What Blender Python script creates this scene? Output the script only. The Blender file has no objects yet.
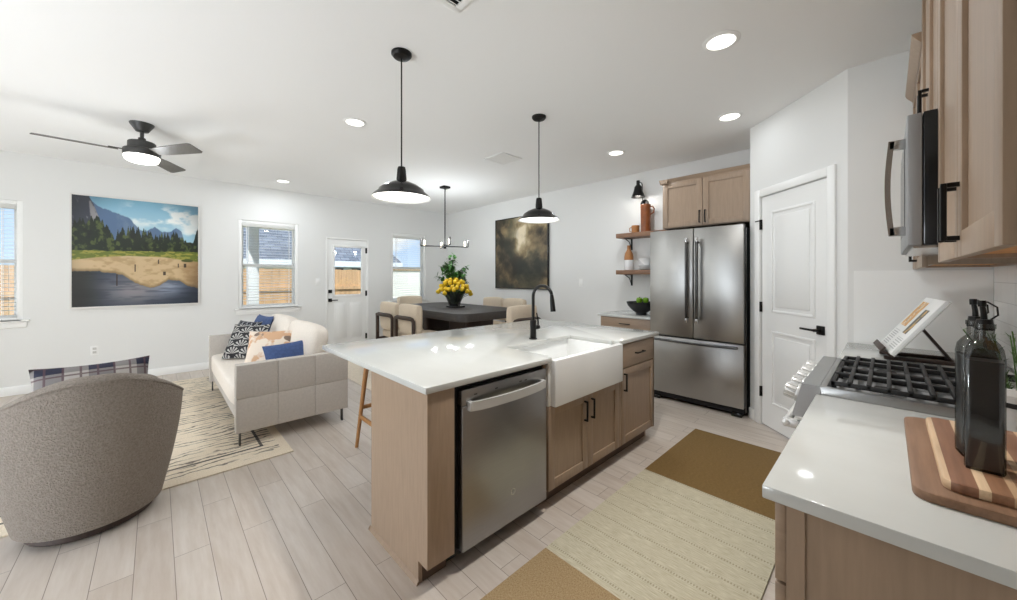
import bpy, bmesh, math, random
import numpy as np
from mathutils import Vector, Matrix, Euler
R = math.radians
PI = math.pi
SC = bpy.context.scene
C = SC.collection
random.seed(7)

# ------------------------------------------------------------------ camera, world, lights, exposure
cam = bpy.data.objects.new('camera', bpy.data.cameras.new('camera'))
C.objects.link(cam)
cam.location = (0, 0, 1.331)
cam.rotation_euler = (PI / 2, 0, 0.803225)
cam.data.sensor_fit = 'HORIZONTAL'
cam.data.sensor_width = 36
cam.data.lens = 364.88 / 1017 * 36
cam.data.shift_y = -(300 - 276.69) / 1017
cam.data.clip_start = 0.02
SC.camera = cam
SC.view_settings.view_transform = 'Standard'
SC.view_settings.look = 'None'
SC.view_settings.gamma = 1
SC.view_settings.use_curve_mapping = False
SC.view_settings.exposure = 0.12
SC.cycles.max_bounces = 10
SC.cycles.diffuse_bounces = 6
SC.cycles.glossy_bounces = 5
SC.cycles.transparent_max_bounces = 16
SC.cycles.caustics_reflective = False
SC.cycles.caustics_refractive = False
SC.cycles.sample_clamp_indirect = 6

world = bpy.data.worlds.new('sky')
SC.world = world
world.use_nodes = True
wn = world.node_tree
wn.nodes.clear()
w_out = wn.nodes.new('ShaderNodeOutputWorld')
w_bg = wn.nodes.new('ShaderNodeBackground')
w_tc = wn.nodes.new('ShaderNodeTexCoord')
w_sep = wn.nodes.new('ShaderNodeSeparateXYZ')
w_ramp = wn.nodes.new('ShaderNodeValToRGB')
w_ramp.color_ramp.elements[0].position = 0.0
w_ramp.color_ramp.elements[0].color = (0.62, 0.77, 0.95, 1)
w_ramp.color_ramp.elements[1].position = 0.42
w_ramp.color_ramp.elements[1].color = (0.26, 0.47, 0.90, 1)
w_map = wn.nodes.new('ShaderNodeMapping')
w_map.inputs['Scale'].default_value = (2.2, 2.2, 6)
w_noi = wn.nodes.new('ShaderNodeTexNoise')
w_noi.inputs['Scale'].default_value = 1.6
w_noi.inputs['Detail'].default_value = 6
w_cr = wn.nodes.new('ShaderNodeValToRGB')
w_cr.color_ramp.elements[0].position = 0.56
w_cr.color_ramp.elements[1].position = 0.66
w_mix = wn.nodes.new('ShaderNodeMix')
w_mix.data_type = 'RGBA'
w_mix.inputs[7].default_value = (1, 1, 1, 1)
L = wn.links.new
L(w_tc.outputs['Generated'], w_sep.inputs[0]); L(w_sep.outputs['Z'], w_ramp.inputs[0])
L(w_tc.outputs['Generated'], w_map.inputs[0]); L(w_map.outputs[0], w_noi.inputs['Vector'])
L(w_noi.outputs[0], w_cr.inputs[0]); L(w_cr.outputs[0], w_mix.inputs[0])
L(w_ramp.outputs[0], w_mix.inputs[6]); L(w_mix.outputs[2], w_bg.inputs[0])
w_bg.inputs[1].default_value = 1.15
L(w_bg.outputs[0], w_out.inputs[0])


def lamp(kind, name, loc, energy, rot=(0, 0, 0), size=None, size_y=None, color=(1, 1, 1), radius=None, spot=None):
    d = bpy.data.lights.new(name, kind)
    d.energy = energy
    d.color = color
    if kind == 'AREA':
        d.shape = 'RECTANGLE' if size_y else 'DISK'
        d.size = size
        if size_y:
            d.size_y = size_y
    if radius is not None:
        d.shadow_soft_size = radius
    if spot:
        d.spot_size = spot[0]
        d.spot_blend = spot[1]
    o = bpy.data.objects.new(name, d)
    o.location = loc
    o.rotation_euler = rot
    C.objects.link(o)
    return o


sun = lamp('SUN', 'sun', (5, -3, 9), 5.0, (R(38), 0, R(62)))
sun.data.angle = R(1.5)
FILL_COL = (0.90, 0.95, 1.0)
# added unseen fill lamps behind the camera; the tilted pair brightens the ceiling
lamp('AREA', 'rear_fill_up', (-2.25, -3.15, 0.35), 88, (R(138), 0, 0), 1.9, 0.6, FILL_COL)
lamp('AREA', 'side_fill_up', (-6.65, -2.65, 0.5), 6, (R(135), 0, R(-90)), 1.2, 0.6, FILL_COL)
lamp('AREA', 'rear_fill', (-2.15, -3.28, 1.35), 13, (R(90), 0, 0), 1.9, 2.3, FILL_COL)
lamp('AREA', 'side_fill', (-6.74, -2.65, 1.35), 16, (R(90), 0, R(-90)), 1.2, 2.0, FILL_COL)
W_CAN, W_PEND, W_FAN, W_CHAND = 8, 1.0, 7, 28
COOL = (0.90, 0.955, 1.0)
# added fill lamps near the ceiling behind the camera, without fixtures
for x_, y_, e_ in ((-2.6, -0.9, 3), (-4.2, -1.9, 5)):
    lamp('AREA', 'rear_ceiling_fill', (x_, y_, 2.70), e_, (0, 0, 0), 0.16, color=COOL)
lamp('AREA', 'aisle_fill', (-0.92, 1.6, 2.69), 6, (0, 0, 0), 0.14, color=(1, 0.965, 0.92))  # unseen area and spot fill added to brighten the aisle, no fixture
lamp('SPOT', 'aisle_fill', (-0.95, 1.6, 2.70), 95, radius=0.07, spot=(R(100), 0.7), color=(1, 0.965, 0.92))

# ------------------------------------------------------------------ materials


def lin(c):
    c = c / 255
    return c / 12.92 if c <= 0.04045 else ((c + 0.055) / 1.055) ** 2.4


def rgb(r, g, b):
    return (lin(r), lin(g), lin(b), 1)


class Mat:
    def __init__(self, name):
        self.m = bpy.data.materials.new(name)
        self.m.use_nodes = True
        self.t = self.m.node_tree
        self.b = self.t.nodes['Principled BSDF']
        self.out = self.t.nodes['Material Output']

    def n(self, typ, **kw):
        nd = self.t.nodes.new(typ)
        for k, v in kw.items():
            setattr(nd, k, v)
        return nd

    def l(self, a, b):
        self.t.links.new(a, b)

    def coords(self, scale=(1, 1, 1), rot=(0, 0, 0), loc=(0, 0, 0)):
        tc = self.n('ShaderNodeTexCoord')
        mp = self.n('ShaderNodeMapping')
        mp.inputs['Scale'].default_value = scale
        mp.inputs['Rotation'].default_value = rot
        mp.inputs['Location'].default_value = loc
        self.l(tc.outputs['Object'], mp.inputs[0])
        return mp.outputs[0]

    def math(self, op, a, b=None, c=None):
        nd = self.n('ShaderNodeMath', operation=op)
        for i, v in enumerate((a, b, c)):
            if v is None:
                continue
            if isinstance(v, (int, float)):
                nd.inputs[i].default_value = v
            else:
                self.l(v, nd.inputs[i])
        return nd.outputs[0]

    def mix(self, f, a, b):
        nd = self.n('ShaderNodeMix', data_type='RGBA')
        for i, v in ((0, f), (6, a), (7, b)):
            if isinstance(v, (int, float)):
                nd.inputs[i].default_value = v
            elif isinstance(v, tuple):
                nd.inputs[i].default_value = v
            else:
                self.l(v, nd.inputs[i])
        return nd.outputs[2]

    def noise(self, vec, scale, detail=4, rough=0.55):
        nd = self.n('ShaderNodeTexNoise')
        nd.inputs['Scale'].default_value = scale
        nd.inputs['Detail'].default_value = detail
        nd.inputs['Roughness'].default_value = rough
        if vec is not None:
            self.l(vec, nd.inputs['Vector'])
        return nd.outputs[0]

    def step(self, v, lo, hi):
        nd = self.n('ShaderNodeMapRange')
        nd.inputs['From Min'].default_value = lo
        nd.inputs['From Max'].default_value = hi
        self.l(v, nd.inputs['Value'])
        return nd.outputs[0]

    def bump(self, h, strength, dist=0.01):
        bp = self.n('ShaderNodeBump')
        bp.inputs['Strength'].default_value = strength
        bp.inputs['Distance'].default_value = dist
        self.l(h, bp.inputs['Height'])
        self.l(bp.outputs[0], self.b.inputs['Normal'])

    def color(self, v):
        if isinstance(v, tuple):
            self.b.inputs['Base Color'].default_value = v
        else:
            self.l(v, self.b.inputs['Base Color'])

    def set(self, rough=None, metal=None, coat=None, spec=None):
        if rough is not None:
            self.b.inputs['Roughness'].default_value = rough
        if metal is not None:
            self.b.inputs['Metallic'].default_value = metal
        if coat is not None:
            self.b.inputs['Coat Weight'].default_value = coat
            self.b.inputs['Coat Roughness'].default_value = 0.08
        if spec is not None:
            self.b.inputs['Specular IOR Level'].default_value = spec
        return self


def mk(name, c, rough=0.5, metal=0.0, var=0.0, scale=(1, 1, 1), ns=8, bump=0, bscale=200, bdist=0.004, coat=None, spec=None, detail=4):
    M_ = Mat(name)
    col = rgb(*c)
    if var:
        v = M_.coords(scale)
        f = M_.noise(v, ns, detail)
        f = M_.step(f, 0.28, 0.72)
        a = tuple(x * (1 - var) for x in col[:3]) + (1,)
        b = tuple(min(1, x * (1 + var)) for x in col[:3]) + (1,)
        M_.color(M_.mix(f, a, b))
    else:
        M_.color(col)
    if bump:
        M_.bump(M_.noise(M_.coords(scale), bscale, 3), bump, bdist)
    M_.set(rough, metal, coat, spec)
    return M_.m


def emit(name, c, s):
    M_ = Mat(name)
    M_.color(rgb(*c))
    M_.b.inputs['Emission Color'].default_value = rgb(*c)
    M_.b.inputs['Emission Strength'].default_value = s
    return M_.m


m_wall = mk('wall_paint', (228, 228, 226), 0.7, bump=0.08, bscale=120)
m_ceil = mk('ceiling_paint', (243, 243, 242), 0.8, bump=0.15, bscale=90)
m_trim = mk('trim_white', (243, 243, 241), 0.35)
m_doorw = mk('door_white', (240, 240, 238), 0.4)
m_taupe = mk('taupe_wood', (156, 134, 113), 0.42, var=0.10, scale=(14, 14, 1.2), ns=5, detail=5)
m_taupe_h = mk('taupe_wood_flat', (156, 134, 113), 0.42, var=0.10, scale=(1.2, 1.2, 14), ns=5, detail=5)
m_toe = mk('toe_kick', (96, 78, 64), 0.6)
m_black = mk('black_metal', (30, 29, 28), 0.38, 0.6)
m_blackp = mk('black_gloss', (22, 22, 22), 0.18)
m_iron = mk('cast_iron', (34, 34, 34), 0.55, 0.3, bump=0.1, bscale=300)
m_gap = mk('dark_gap', (14, 13, 16), 0.7)
m_quartz = mk('white_quartz', (198, 199, 195), 0.10, var=0.03, ns=3, scale=(1, 2.4, 1), detail=8)
m_ceramic = mk('fireclay', (240, 241, 240), 0.12)
m_cream = mk('cream_linen', (190, 183, 175), 0.9, var=0.06, ns=60, bump=0.25, bscale=500, bdist=0.002)
m_cream2 = mk('cream_linen_pale', (228, 219, 208), 0.9, var=0.05, ns=60, bump=0.25, bscale=500, bdist=0.002)
m_chairup = mk('sand_upholstery', (214, 198, 176), 0.9, var=0.07, ns=80, bump=0.2, bscale=400, bdist=0.002)
m_darkwood = mk('dark_walnut', (62, 47, 40), 0.5, var=0.2, scale=(10, 10, 1), ns=5)
m_ebony = mk('ebonised_wood', (62, 58, 56), 0.5, var=0.3, scale=(1.5, 22, 14), ns=4, detail=6, bump=0.15, bscale=60)
m_walnut = mk('walnut', (132, 98, 74), 0.45, var=0.25, scale=(2, 16, 16), ns=4, detail=6)
m_stoolwood = mk('oak_brown', (168, 120, 70), 0.45, var=0.18, scale=(16, 16, 1.5), ns=4)
m_white = mk('white_plastic', (240, 240, 238), 0.4)
m_navy = mk('navy_fabric', (66, 86, 130), 0.9, var=0.15, ns=50, bump=0.2, bscale=500, bdist=0.002)
m_navy2 = mk('slate_blue_fabric', (70, 88, 128), 0.9, var=0.15, ns=50, bump=0.2, bscale=500, bdist=0.002)
m_rust = mk('rust_glaze', (132, 74, 36), 0.35, var=0.25, ns=14)
m_tan = mk('tan_glaze', (172, 116, 66), 0.5, var=0.12, ns=18)
m_dishes = mk('white_glaze', (240, 240, 240), 0.25)
m_bowl = mk('black_bowl', (36, 36, 38), 0.45, var=0.2, ns=20)
m_apple = mk('green_apple', (122, 168, 40), 0.35, var=0.15, ns=10)
m_leaf = mk('leaf_green', (62, 112, 44), 0.55, var=0.25, ns=20)
m_leafd = mk('leaf_dark', (40, 78, 34), 0.55, var=0.25, ns=20)
m_herb = mk('herb_green', (92, 118, 74), 0.6, var=0.25, ns=30)
m_stem = mk('stem', (74, 108, 40), 0.6)
m_yellow = mk('tulip_yellow', (232, 194, 40), 0.55, var=0.18, ns=25)
m_pot = mk('pale_pot', (196, 194, 190), 0.5, var=0.1, ns=30)
m_grass = mk('lawn', (150, 160, 110), 0.9, var=0.2, ns=4)
m_smoke = mk('smoked_glass', (62, 62, 62), 0.12, var=0.0, coat=0.5)
m_fan = mk('fan_charcoal', (58, 57, 55), 0.45)
m_blade = mk('fan_blade_grey', (98, 95, 90), 0.5, var=0.1, scale=(3, 30, 1), ns=3)
m_glow = emit('lamp_glow', (255, 252, 244), 2.6)
m_glow_soft = emit('lamp_glow_soft', (255, 253, 248), 1.6)
m_bulb = emit('bulb_glow', (255, 240, 215), 2.5)


def steel(name, c, rough, axis):
    """brushed stainless: streaks along one axis"""
    M_ = Mat(name)
    sc = {'x': (2, 160, 160), 'y': (160, 2, 160), 'z': (160, 160, 2)}[axis]
    f = M_.noise(M_.coords(sc), 4, 3)
    col = rgb(*c)
    M_.color(M_.mix(f, tuple(x * 0.9 for x in col[:3]) + (1,), tuple(min(1, x * 1.1) for x in col[:3]) + (1,)))
    M_.set(rough, 1.0)
    M_.bump(f, 0.04, 0.002)
    return M_.m


m_steel = steel('stainless', (172, 171, 168), 0.34, 'x')
m_steel_y = steel('stainless_y', (160, 160, 159), 0.36, 'y')
m_steel_m = mk('matt_steel', (150, 151, 152), 0.5, 0.35)
m_satin = mk('satin_nickel', (206, 206, 204), 0.38, 0.35)
m_steel_h = mk('satin_steel', (205, 205, 204), 0.25, 1.0)
m_steel_d = mk('dark_steel', (92, 92, 92), 0.3, 1.0)


def floor_mat():
    M_ = Mat('plank_floor')
    v = M_.coords((1, 1, 1), (0, 0, 0), (0.1, 0.073, 0))
    br = M_.n('ShaderNodeTexBrick')
    br.offset = 0.37
    br.inputs['Scale'].default_value = 1
    br.inputs['Brick Width'].default_value = 1.12
    br.inputs['Row Height'].default_value = 0.1333
    br.inputs['Mortar Size'].default_value = 0.0016
    br.inputs['Mortar Smooth'].default_value = 0.3
    br.inputs['Color1'].default_value = (0.0, 0.0, 0.0, 1)
    br.inputs['Color2'].default_value = (1, 1, 1, 1)
    br.inputs['Mortar'].default_value = (0.5, 0.5, 0.5, 1)
    M_.l(v, br.inputs['Vector'])
    tone = M_.math('MULTIPLY', br.outputs['Color'], 1.0)
    # grain, shifted per plank
    comb = M_.n('ShaderNodeCombineXYZ')
    M_.l(M_.math('MULTIPLY', tone, 30), comb.inputs[2])
    add = M_.n('ShaderNodeVectorMath', operation='ADD')
    M_.l(M_.coords((1.6, 13, 1)), add.inputs[0])
    M_.l(comb.outputs[0], add.inputs[1])
    g = M_.step(M_.noise(add.outputs[0], 2.2, 7, 0.6), 0.25, 0.75)
    base = M_.mix(M_.step(tone, 0, 1), rgb(186, 173, 160), rgb(206, 196, 185))
    grain = M_.mix(g, rgb(176, 160, 145), rgb(212, 204, 196))
    c = M_.mix(0.55, base, grain)
    c = M_.mix(br.outputs['Fac'], c, rgb(128, 116, 104))
    M_.color(c)
    M_.set(0.36, 0)
    M_.bump(M_.math('SUBTRACT', M_.math('MULTIPLY', g, 0.15), br.outputs['Fac']), 0.25, 0.003)
    return M_.m


m_floor = floor_mat()


def tile_mat():
    M_ = Mat('backsplash_tile')
    tc = M_.n('ShaderNodeTexCoord')
    sp = M_.n('ShaderNodeSeparateXYZ')
    cb = M_.n('ShaderNodeCombineXYZ')
    M_.l(tc.outputs['Object'], sp.inputs[0])
    M_.l(sp.outputs['Y'], cb.inputs[0])
    M_.l(sp.outputs['Z'], cb.inputs[1])
    br = M_.n('ShaderNodeTexBrick')
    br.inputs['Scale'].default_value = 1
    br.inputs['Brick Width'].default_value = 0.30
    br.inputs['Row Height'].default_value = 0.10
    br.inputs['Mortar Size'].default_value = 0.002
    br.inputs['Color1'].default_value = rgb(238, 238, 236)
    br.inputs['Color2'].default_value = rgb(243, 243, 241)
    br.inputs['Mortar'].default_value = rgb(214, 214, 212)
    M_.l(cb.outputs[0], br.inputs['Vector'])
    M_.color(br.outputs['Color'])
    M_.set(0.2)
    M_.bump(M_.math('MULTIPLY', br.outputs['Fac'], -1), 0.5, 0.003)
    return M_.m


m_tile = tile_mat()


def kitchen_rug_mat():
    M_ = Mat('banded_runner')
    tc = M_.n('ShaderNodeTexCoord')
    sp = M_.n('ShaderNodeSeparateXYZ')
    M_.l(tc.outputs['Object'], sp.inputs[0])
    x, y = sp.outputs['X'], sp.outputs['Y']
    # heathered weave
    n1 = M_.noise(M_.coords((60, 300, 1)), 1, 3)
    n2 = M_.noise(M_.coords((20, 240, 1)), 1, 3)
    n3 = M_.noise(M_.coords((220, 120, 1)), 1, 2)
    olive = M_.mix(M_.step(n1, .3, .7), rgb(104, 80, 40), rgb(136, 108, 62))
    ribs = M_.math('GREATER_THAN', M_.math('SINE', M_.math('MULTIPLY', y, 2 * PI / 0.125)), 0.955)
    dots = M_.math('GREATER_THAN', M_.math('SINE', M_.math('MULTIPLY', x, 2 * PI / 0.012)), 0.1)
    cream = M_.mix(M_.step(n2, .3, .7), rgb(176, 167, 140), rgb(212, 205, 182))
    cream = M_.mix(M_.math('MULTIPLY', M_.math('MULTIPLY', ribs, dots), 0.5), cream, rgb(120, 108, 84))
    tan = M_.mix(M_.step(n3, .3, .7), rgb(142, 116, 80), rgb(176, 152, 114))
    c = M_.mix(M_.math('GREATER_THAN', y, 1.366), tan, cream)
    c = M_.mix(M_.math('GREATER_THAN', y, 2.415), c, olive)
    M_.color(c)
    M_.set(0.95)
    M_.bump(n2, 0.5, 0.004)
    return M_.m


def living_rug_mat(x1, y1):
    M_ = Mat('scratched_line_rug')
    tc = M_.n('ShaderNodeTexCoord')
    sp = M_.n('ShaderNodeSeparateXYZ')
    M_.l(tc.outputs['Object'], sp.inputs[0])
    x, y = sp.outputs['X'], sp.outputs['Y']
    wob = M_.noise(M_.coords((1.6, 1.1, 1)), 1.6, 5, 0.6)
    ph = M_.math('ADD', M_.math('DIVIDE', x, 0.062), M_.math('MULTIPLY', wob, 5.0))
    fine = M_.noise(M_.coords((30, 3.0, 1)), 1.0, 4, 0.6)
    band = M_.math('ABSOLUTE', M_.math('SUBTRACT', M_.math('FRACT', M_.math('ADD', ph, M_.math('MULTIPLY', fine, 0.9))), 0.5))
    line = M_.step(band, 0.17, 0.09)
    brk = M_.step(M_.noise(M_.coords((9, 2.2, 1)), 1.3, 4), 0.40, 0.52)
    line = M_.math('MULTIPLY', line, brk)
    # two drawn border lines set in from the near corner
    bx = M_.math('LESS_THAN', M_.math('ABSOLUTE', M_.math('SUBTRACT', x, x1 - 0.26)), 0.012)
    by = M_.math('LESS_THAN', M_.math('ABSOLUTE', M_.math('SUBTRACT', y, y1 - 0.16)), 0.010)
    inx = M_.math('LESS_THAN', x, x1 - 0.25)
    iny = M_.math('LESS_THAN', y, y1 - 0.15)
    b = M_.math('MAXIMUM', M_.math('MULTIPLY', bx, iny), M_.math('MULTIPLY', by, inx))
    line = M_.math('MULTIPLY', line, M_.math('MULTIPLY', M_.math('LESS_THAN', x, x1 - 0.08), M_.math('LESS_THAN', y, y1 - 0.06)))
    f = M_.math('MINIMUM', M_.math('ADD', M_.math('MULTIPLY', line, 0.85), M_.math('MULTIPLY', b, 0.9)), 1)
    base = M_.mix(M_.step(M_.noise(M_.coords((120, 120, 1)), 1, 3), .3, .7), rgb(216, 200, 176), rgb(238, 226, 206))
    M_.color(M_.mix(f, base, rgb(70, 66, 64)))
    M_.set(0.95)
    M_.bump(M_.noise(M_.coords((200, 200, 1)), 1, 2), 0.5, 0.004)
    return M_.m


def boucle_mat():
    M_ = Mat('taupe_boucle')
    v = M_.coords((1, 1, 1))
    n = M_.noise(v, 110, 4, 0.65)
    M_.color(M_.mix(M_.step(n, .3, .7), rgb(138, 127, 117), rgb(170, 160, 149)))
    M_.set(0.95)
    M_.bump(n, 1.0, 0.02)
    return M_.m


m_boucle = boucle_mat()


def stripes_mat(name, cols, axis, width, rough=0.5, seed=0.0, grain=(60, 3, 60)):
    """boards glued from strips of different woods"""
    M_ = Mat(name)
    tc = M_.n('ShaderNodeTexCoord')
    sp = M_.n('ShaderNodeSeparateXYZ')
    M_.l(tc.outputs['Object'], sp.inputs[0])
    fr = M_.math('FRACT', M_.math('SUBTRACT', M_.math('DIVIDE', sp.outputs[axis], width), seed))
    ramp = M_.n('ShaderNodeValToRGB')
    ramp.color_ramp.interpolation = 'CONSTANT'
    els = ramp.color_ramp.elements
    els[0].color = rgb(*cols[0][1])
    els[1].position = cols[0][0]
    els[1].color = rgb(*cols[min(1, len(cols) - 1)][1])
    for i in range(2, len(cols)):
        e = els.new(cols[i - 1][0])
        e.color = rgb(*cols[i][1])
    M_.l(fr, ramp.inputs[0])
    g = M_.step(M_.noise(M_.coords(grain), 1, 5), .3, .7)
    mul = M_.n('ShaderNodeMix', data_type='RGBA', blend_type='MULTIPLY')
    mul.inputs[0].default_value = 1
    M_.l(ramp.outputs[0], mul.inputs[6])
    M_.l(M_.mix(g, (0.72, 0.70, 0.68, 1), (1.1, 1.1, 1.1, 1)), mul.inputs[7])
    M_.color(mul.outputs[2])
    M_.set(rough)
    return M_.m


def plaid_mat():
    M_ = Mat('navy_plaid')
    tc = M_.n('ShaderNodeTexCoord')
    sp = M_.n('ShaderNodeSeparateXYZ')
    M_.l(tc.outputs['Object'], sp.inputs[0])
    x, y = sp.outputs['X'], sp.outputs['Y']

    def bandsq(v, per, lo, ph):
        return M_.math('GREATER_THAN', M_.math('SINE', M_.math('ADD', M_.math('MULTIPLY', v, 2 * PI / per), ph)), lo)
    a = bandsq(x, 0.19, -0.1, 0.6)
    b = bandsq(y, 0.19, -0.1, 1.0)
    f = M_.math('MULTIPLY', M_.math('ADD', a, b), 0.5)
    c = M_.mix(f, rgb(168, 162, 156), rgb(38, 40, 58))
    tl = M_.math('MAXIMUM', bandsq(x, 0.0635, 0.9, 0.2), bandsq(y, 0.0635, 0.9, 0.4))
    c = M_.mix(M_.math('MULTIPLY', tl, 0.75), c, rgb(84, 60, 66))
    M_.color(c)
    M_.set(0.95)
    M_.bump(M_.noise(M_.coords(), 400, 2), 0.3, 0.002)
    return M_.m


def scallop_mat():
    """rows of overlapping fans, pale on charcoal"""
    M_ = Mat('fan_scallops')
    tc = M_.n('ShaderNodeTexCoord')
    sp = M_.n('ShaderNodeSeparateXYZ')
    M_.l(tc.outputs['Object'], sp.inputs[0])
    x, y = sp.outputs['X'], sp.outputs['Y']
    per, row = 0.15, 0.075
    k = M_.math('FLOOR', M_.math('DIVIDE', y, row))
    odd = M_.math('MULTIPLY', M_.math('MODULO', M_.math('ABSOLUTE', k), 2), 0.5)
    u = M_.math('SUBTRACT', M_.math('FRACT', M_.math('ADD', M_.math('ADD', M_.math('DIVIDE', x, per), odd), 10)), 0.5)
    w = M_.math('SUBTRACT', M_.math('DIVIDE', y, row), k)
    r = M_.math('SQRT', M_.math('ADD', M_.math('POWER', M_.math('MULTIPLY', u, 1.8), 2), M_.math('POWER', w, 2)))
    ang = M_.math('ARCTAN2', M_.math('MULTIPLY', u, 2), M_.math('ADD', w, 0.02))
    ray = M_.math('GREATER_THAN', M_.math('SINE', M_.math('MULTIPLY', ang, 12)), -0.1)
    ins = M_.math('LESS_THAN', r, 0.92)
    f = M_.math('MULTIPLY', ray, ins)
    M_.color(M_.mix(f, rgb(36, 36, 40), rgb(176, 174, 170)))
    M_.set(0.9)
    return M_.m


def lattice_mat():
    M_ = Mat('dark_lattice')
    tc = M_.n('ShaderNodeTexCoord')
    sp = M_.n('ShaderNodeSeparateXYZ')
    M_.l(tc.outputs['Object'], sp.inputs[0])
    x, y = sp.outputs['X'], sp.outputs['Y']
    p = M_.math('ABSOLUTE', M_.math('SINE', M_.math('MULTIPLY', M_.math('ADD', x, y), PI / 0.075)))
    q = M_.math('ABSOLUTE', M_.math('SINE', M_.math('MULTIPLY', M_.math('SUBTRACT', x, y), PI / 0.075)))
    f = M_.math('LESS_THAN', M_.math('MINIMUM', p, q), 0.2)
    M_.color(M_.mix(f, rgb(32, 34, 44), rgb(170, 170, 172)))
    M_.set(0.9)
    return M_.m


def blush_mat():
    M_ = Mat('blush_abstract')
    n = M_.noise(M_.coords(), 7, 3)
    n2 = M_.noise(M_.coords(loc=(3, 3, 3)), 5, 2)
    c = M_.mix(M_.step(n, .48, .53), rgb(226, 212, 196), rgb(206, 166, 132))
    c = M_.mix(M_.step(n2, .66, .68), c, rgb(130, 112, 100))
    M_.color(c)
    M_.set(0.9)
    return M_.m


def shingle_mat():
    M_ = Mat('grey_shingle')
    br = M_.n('ShaderNodeTexBrick')
    br.inputs['Scale'].default_value = 1
    br.inputs['Brick Width'].default_value = 0.35
    br.inputs['Row Height'].default_value = 0.16
    br.inputs['Mortar Size'].default_value = 0.012
    br.inputs['Color1'].default_value = rgb(104, 108, 114)
    br.inputs['Color2'].default_value = rgb(140, 144, 150)
    br.inputs['Mortar'].default_value = rgb(84, 88, 94)
    M_.l(M_.coords((1, 1, 1), (0, 0, PI / 2)), br.inputs['Vector'])
    M_.color(br.outputs['Color'])
    M_.set(0.9)
    return M_.m


def fence_mat(c):
    M_ = Mat('fence_cedar')
    n = M_.step(M_.noise(M_.coords((14, 7, 0.6)), 1.2, 4), .3, .7)
    col = rgb(*c)
    M_.color(M_.mix(n, tuple(v * .8 for v in col[:3]) + (1,), tuple(min(1, v * 1.15) for v in col[:3]) + (1,)))
    M_.set(0.85)
    return M_.m


def glass_mat(name='pane_glass', tint=(0.96, 0.98, 0.98), refl=0.06):
    M_ = Mat(name)
    tr = M_.n('ShaderNodeBsdfTransparent')
    tr.inputs[0].default_value = tint + (1,)
    gl = M_.n('ShaderNodeBsdfGlossy')
    gl.inputs['Roughness'].default_value = 0.02
    mx = M_.n('ShaderNodeMixShader')
    mx.inputs[0].default_value = refl
    M_.l(tr.outputs[0], mx.inputs[1])
    M_.l(gl.outputs[0], mx.inputs[2])
    M_.l(mx.outputs[0], M_.out.inputs[0])
    return M_.m


def vinyl_mat():
    M_ = Mat('blind_vinyl')
    df = M_.n('ShaderNodeBsdfDiffuse')
    df.inputs[0].default_value = rgb(246, 246, 244)
    tl = M_.n('ShaderNodeBsdfTranslucent')
    tl.inputs[0].default_value = rgb(246, 246, 244)
    mx = M_.n('ShaderNodeMixShader')
    mx.inputs[0].default_value = 0.5
    M_.l(df.outputs[0], mx.inputs[1])
    M_.l(tl.outputs[0], mx.inputs[2])
    M_.l(mx.outputs[0], M_.out.inputs[0])
    return M_.m


m_vinyl = vinyl_mat()
m_glass = glass_mat()
m_bottle = glass_mat('smoky_bottle_glass', (0.55, 0.56, 0.55), 0.08)
m_vaseg = glass_mat('grey_vase_glass', (0.62, 0.62, 0.62), 0.12)


def vcol_mat(name, rough):
    M_ = Mat(name)
    at = M_.n('ShaderNodeAttribute')
    at.attribute_name = 'picture'
    M_.color(at.outputs['Color'])
    M_.set(rough)
    return M_.m


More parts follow.
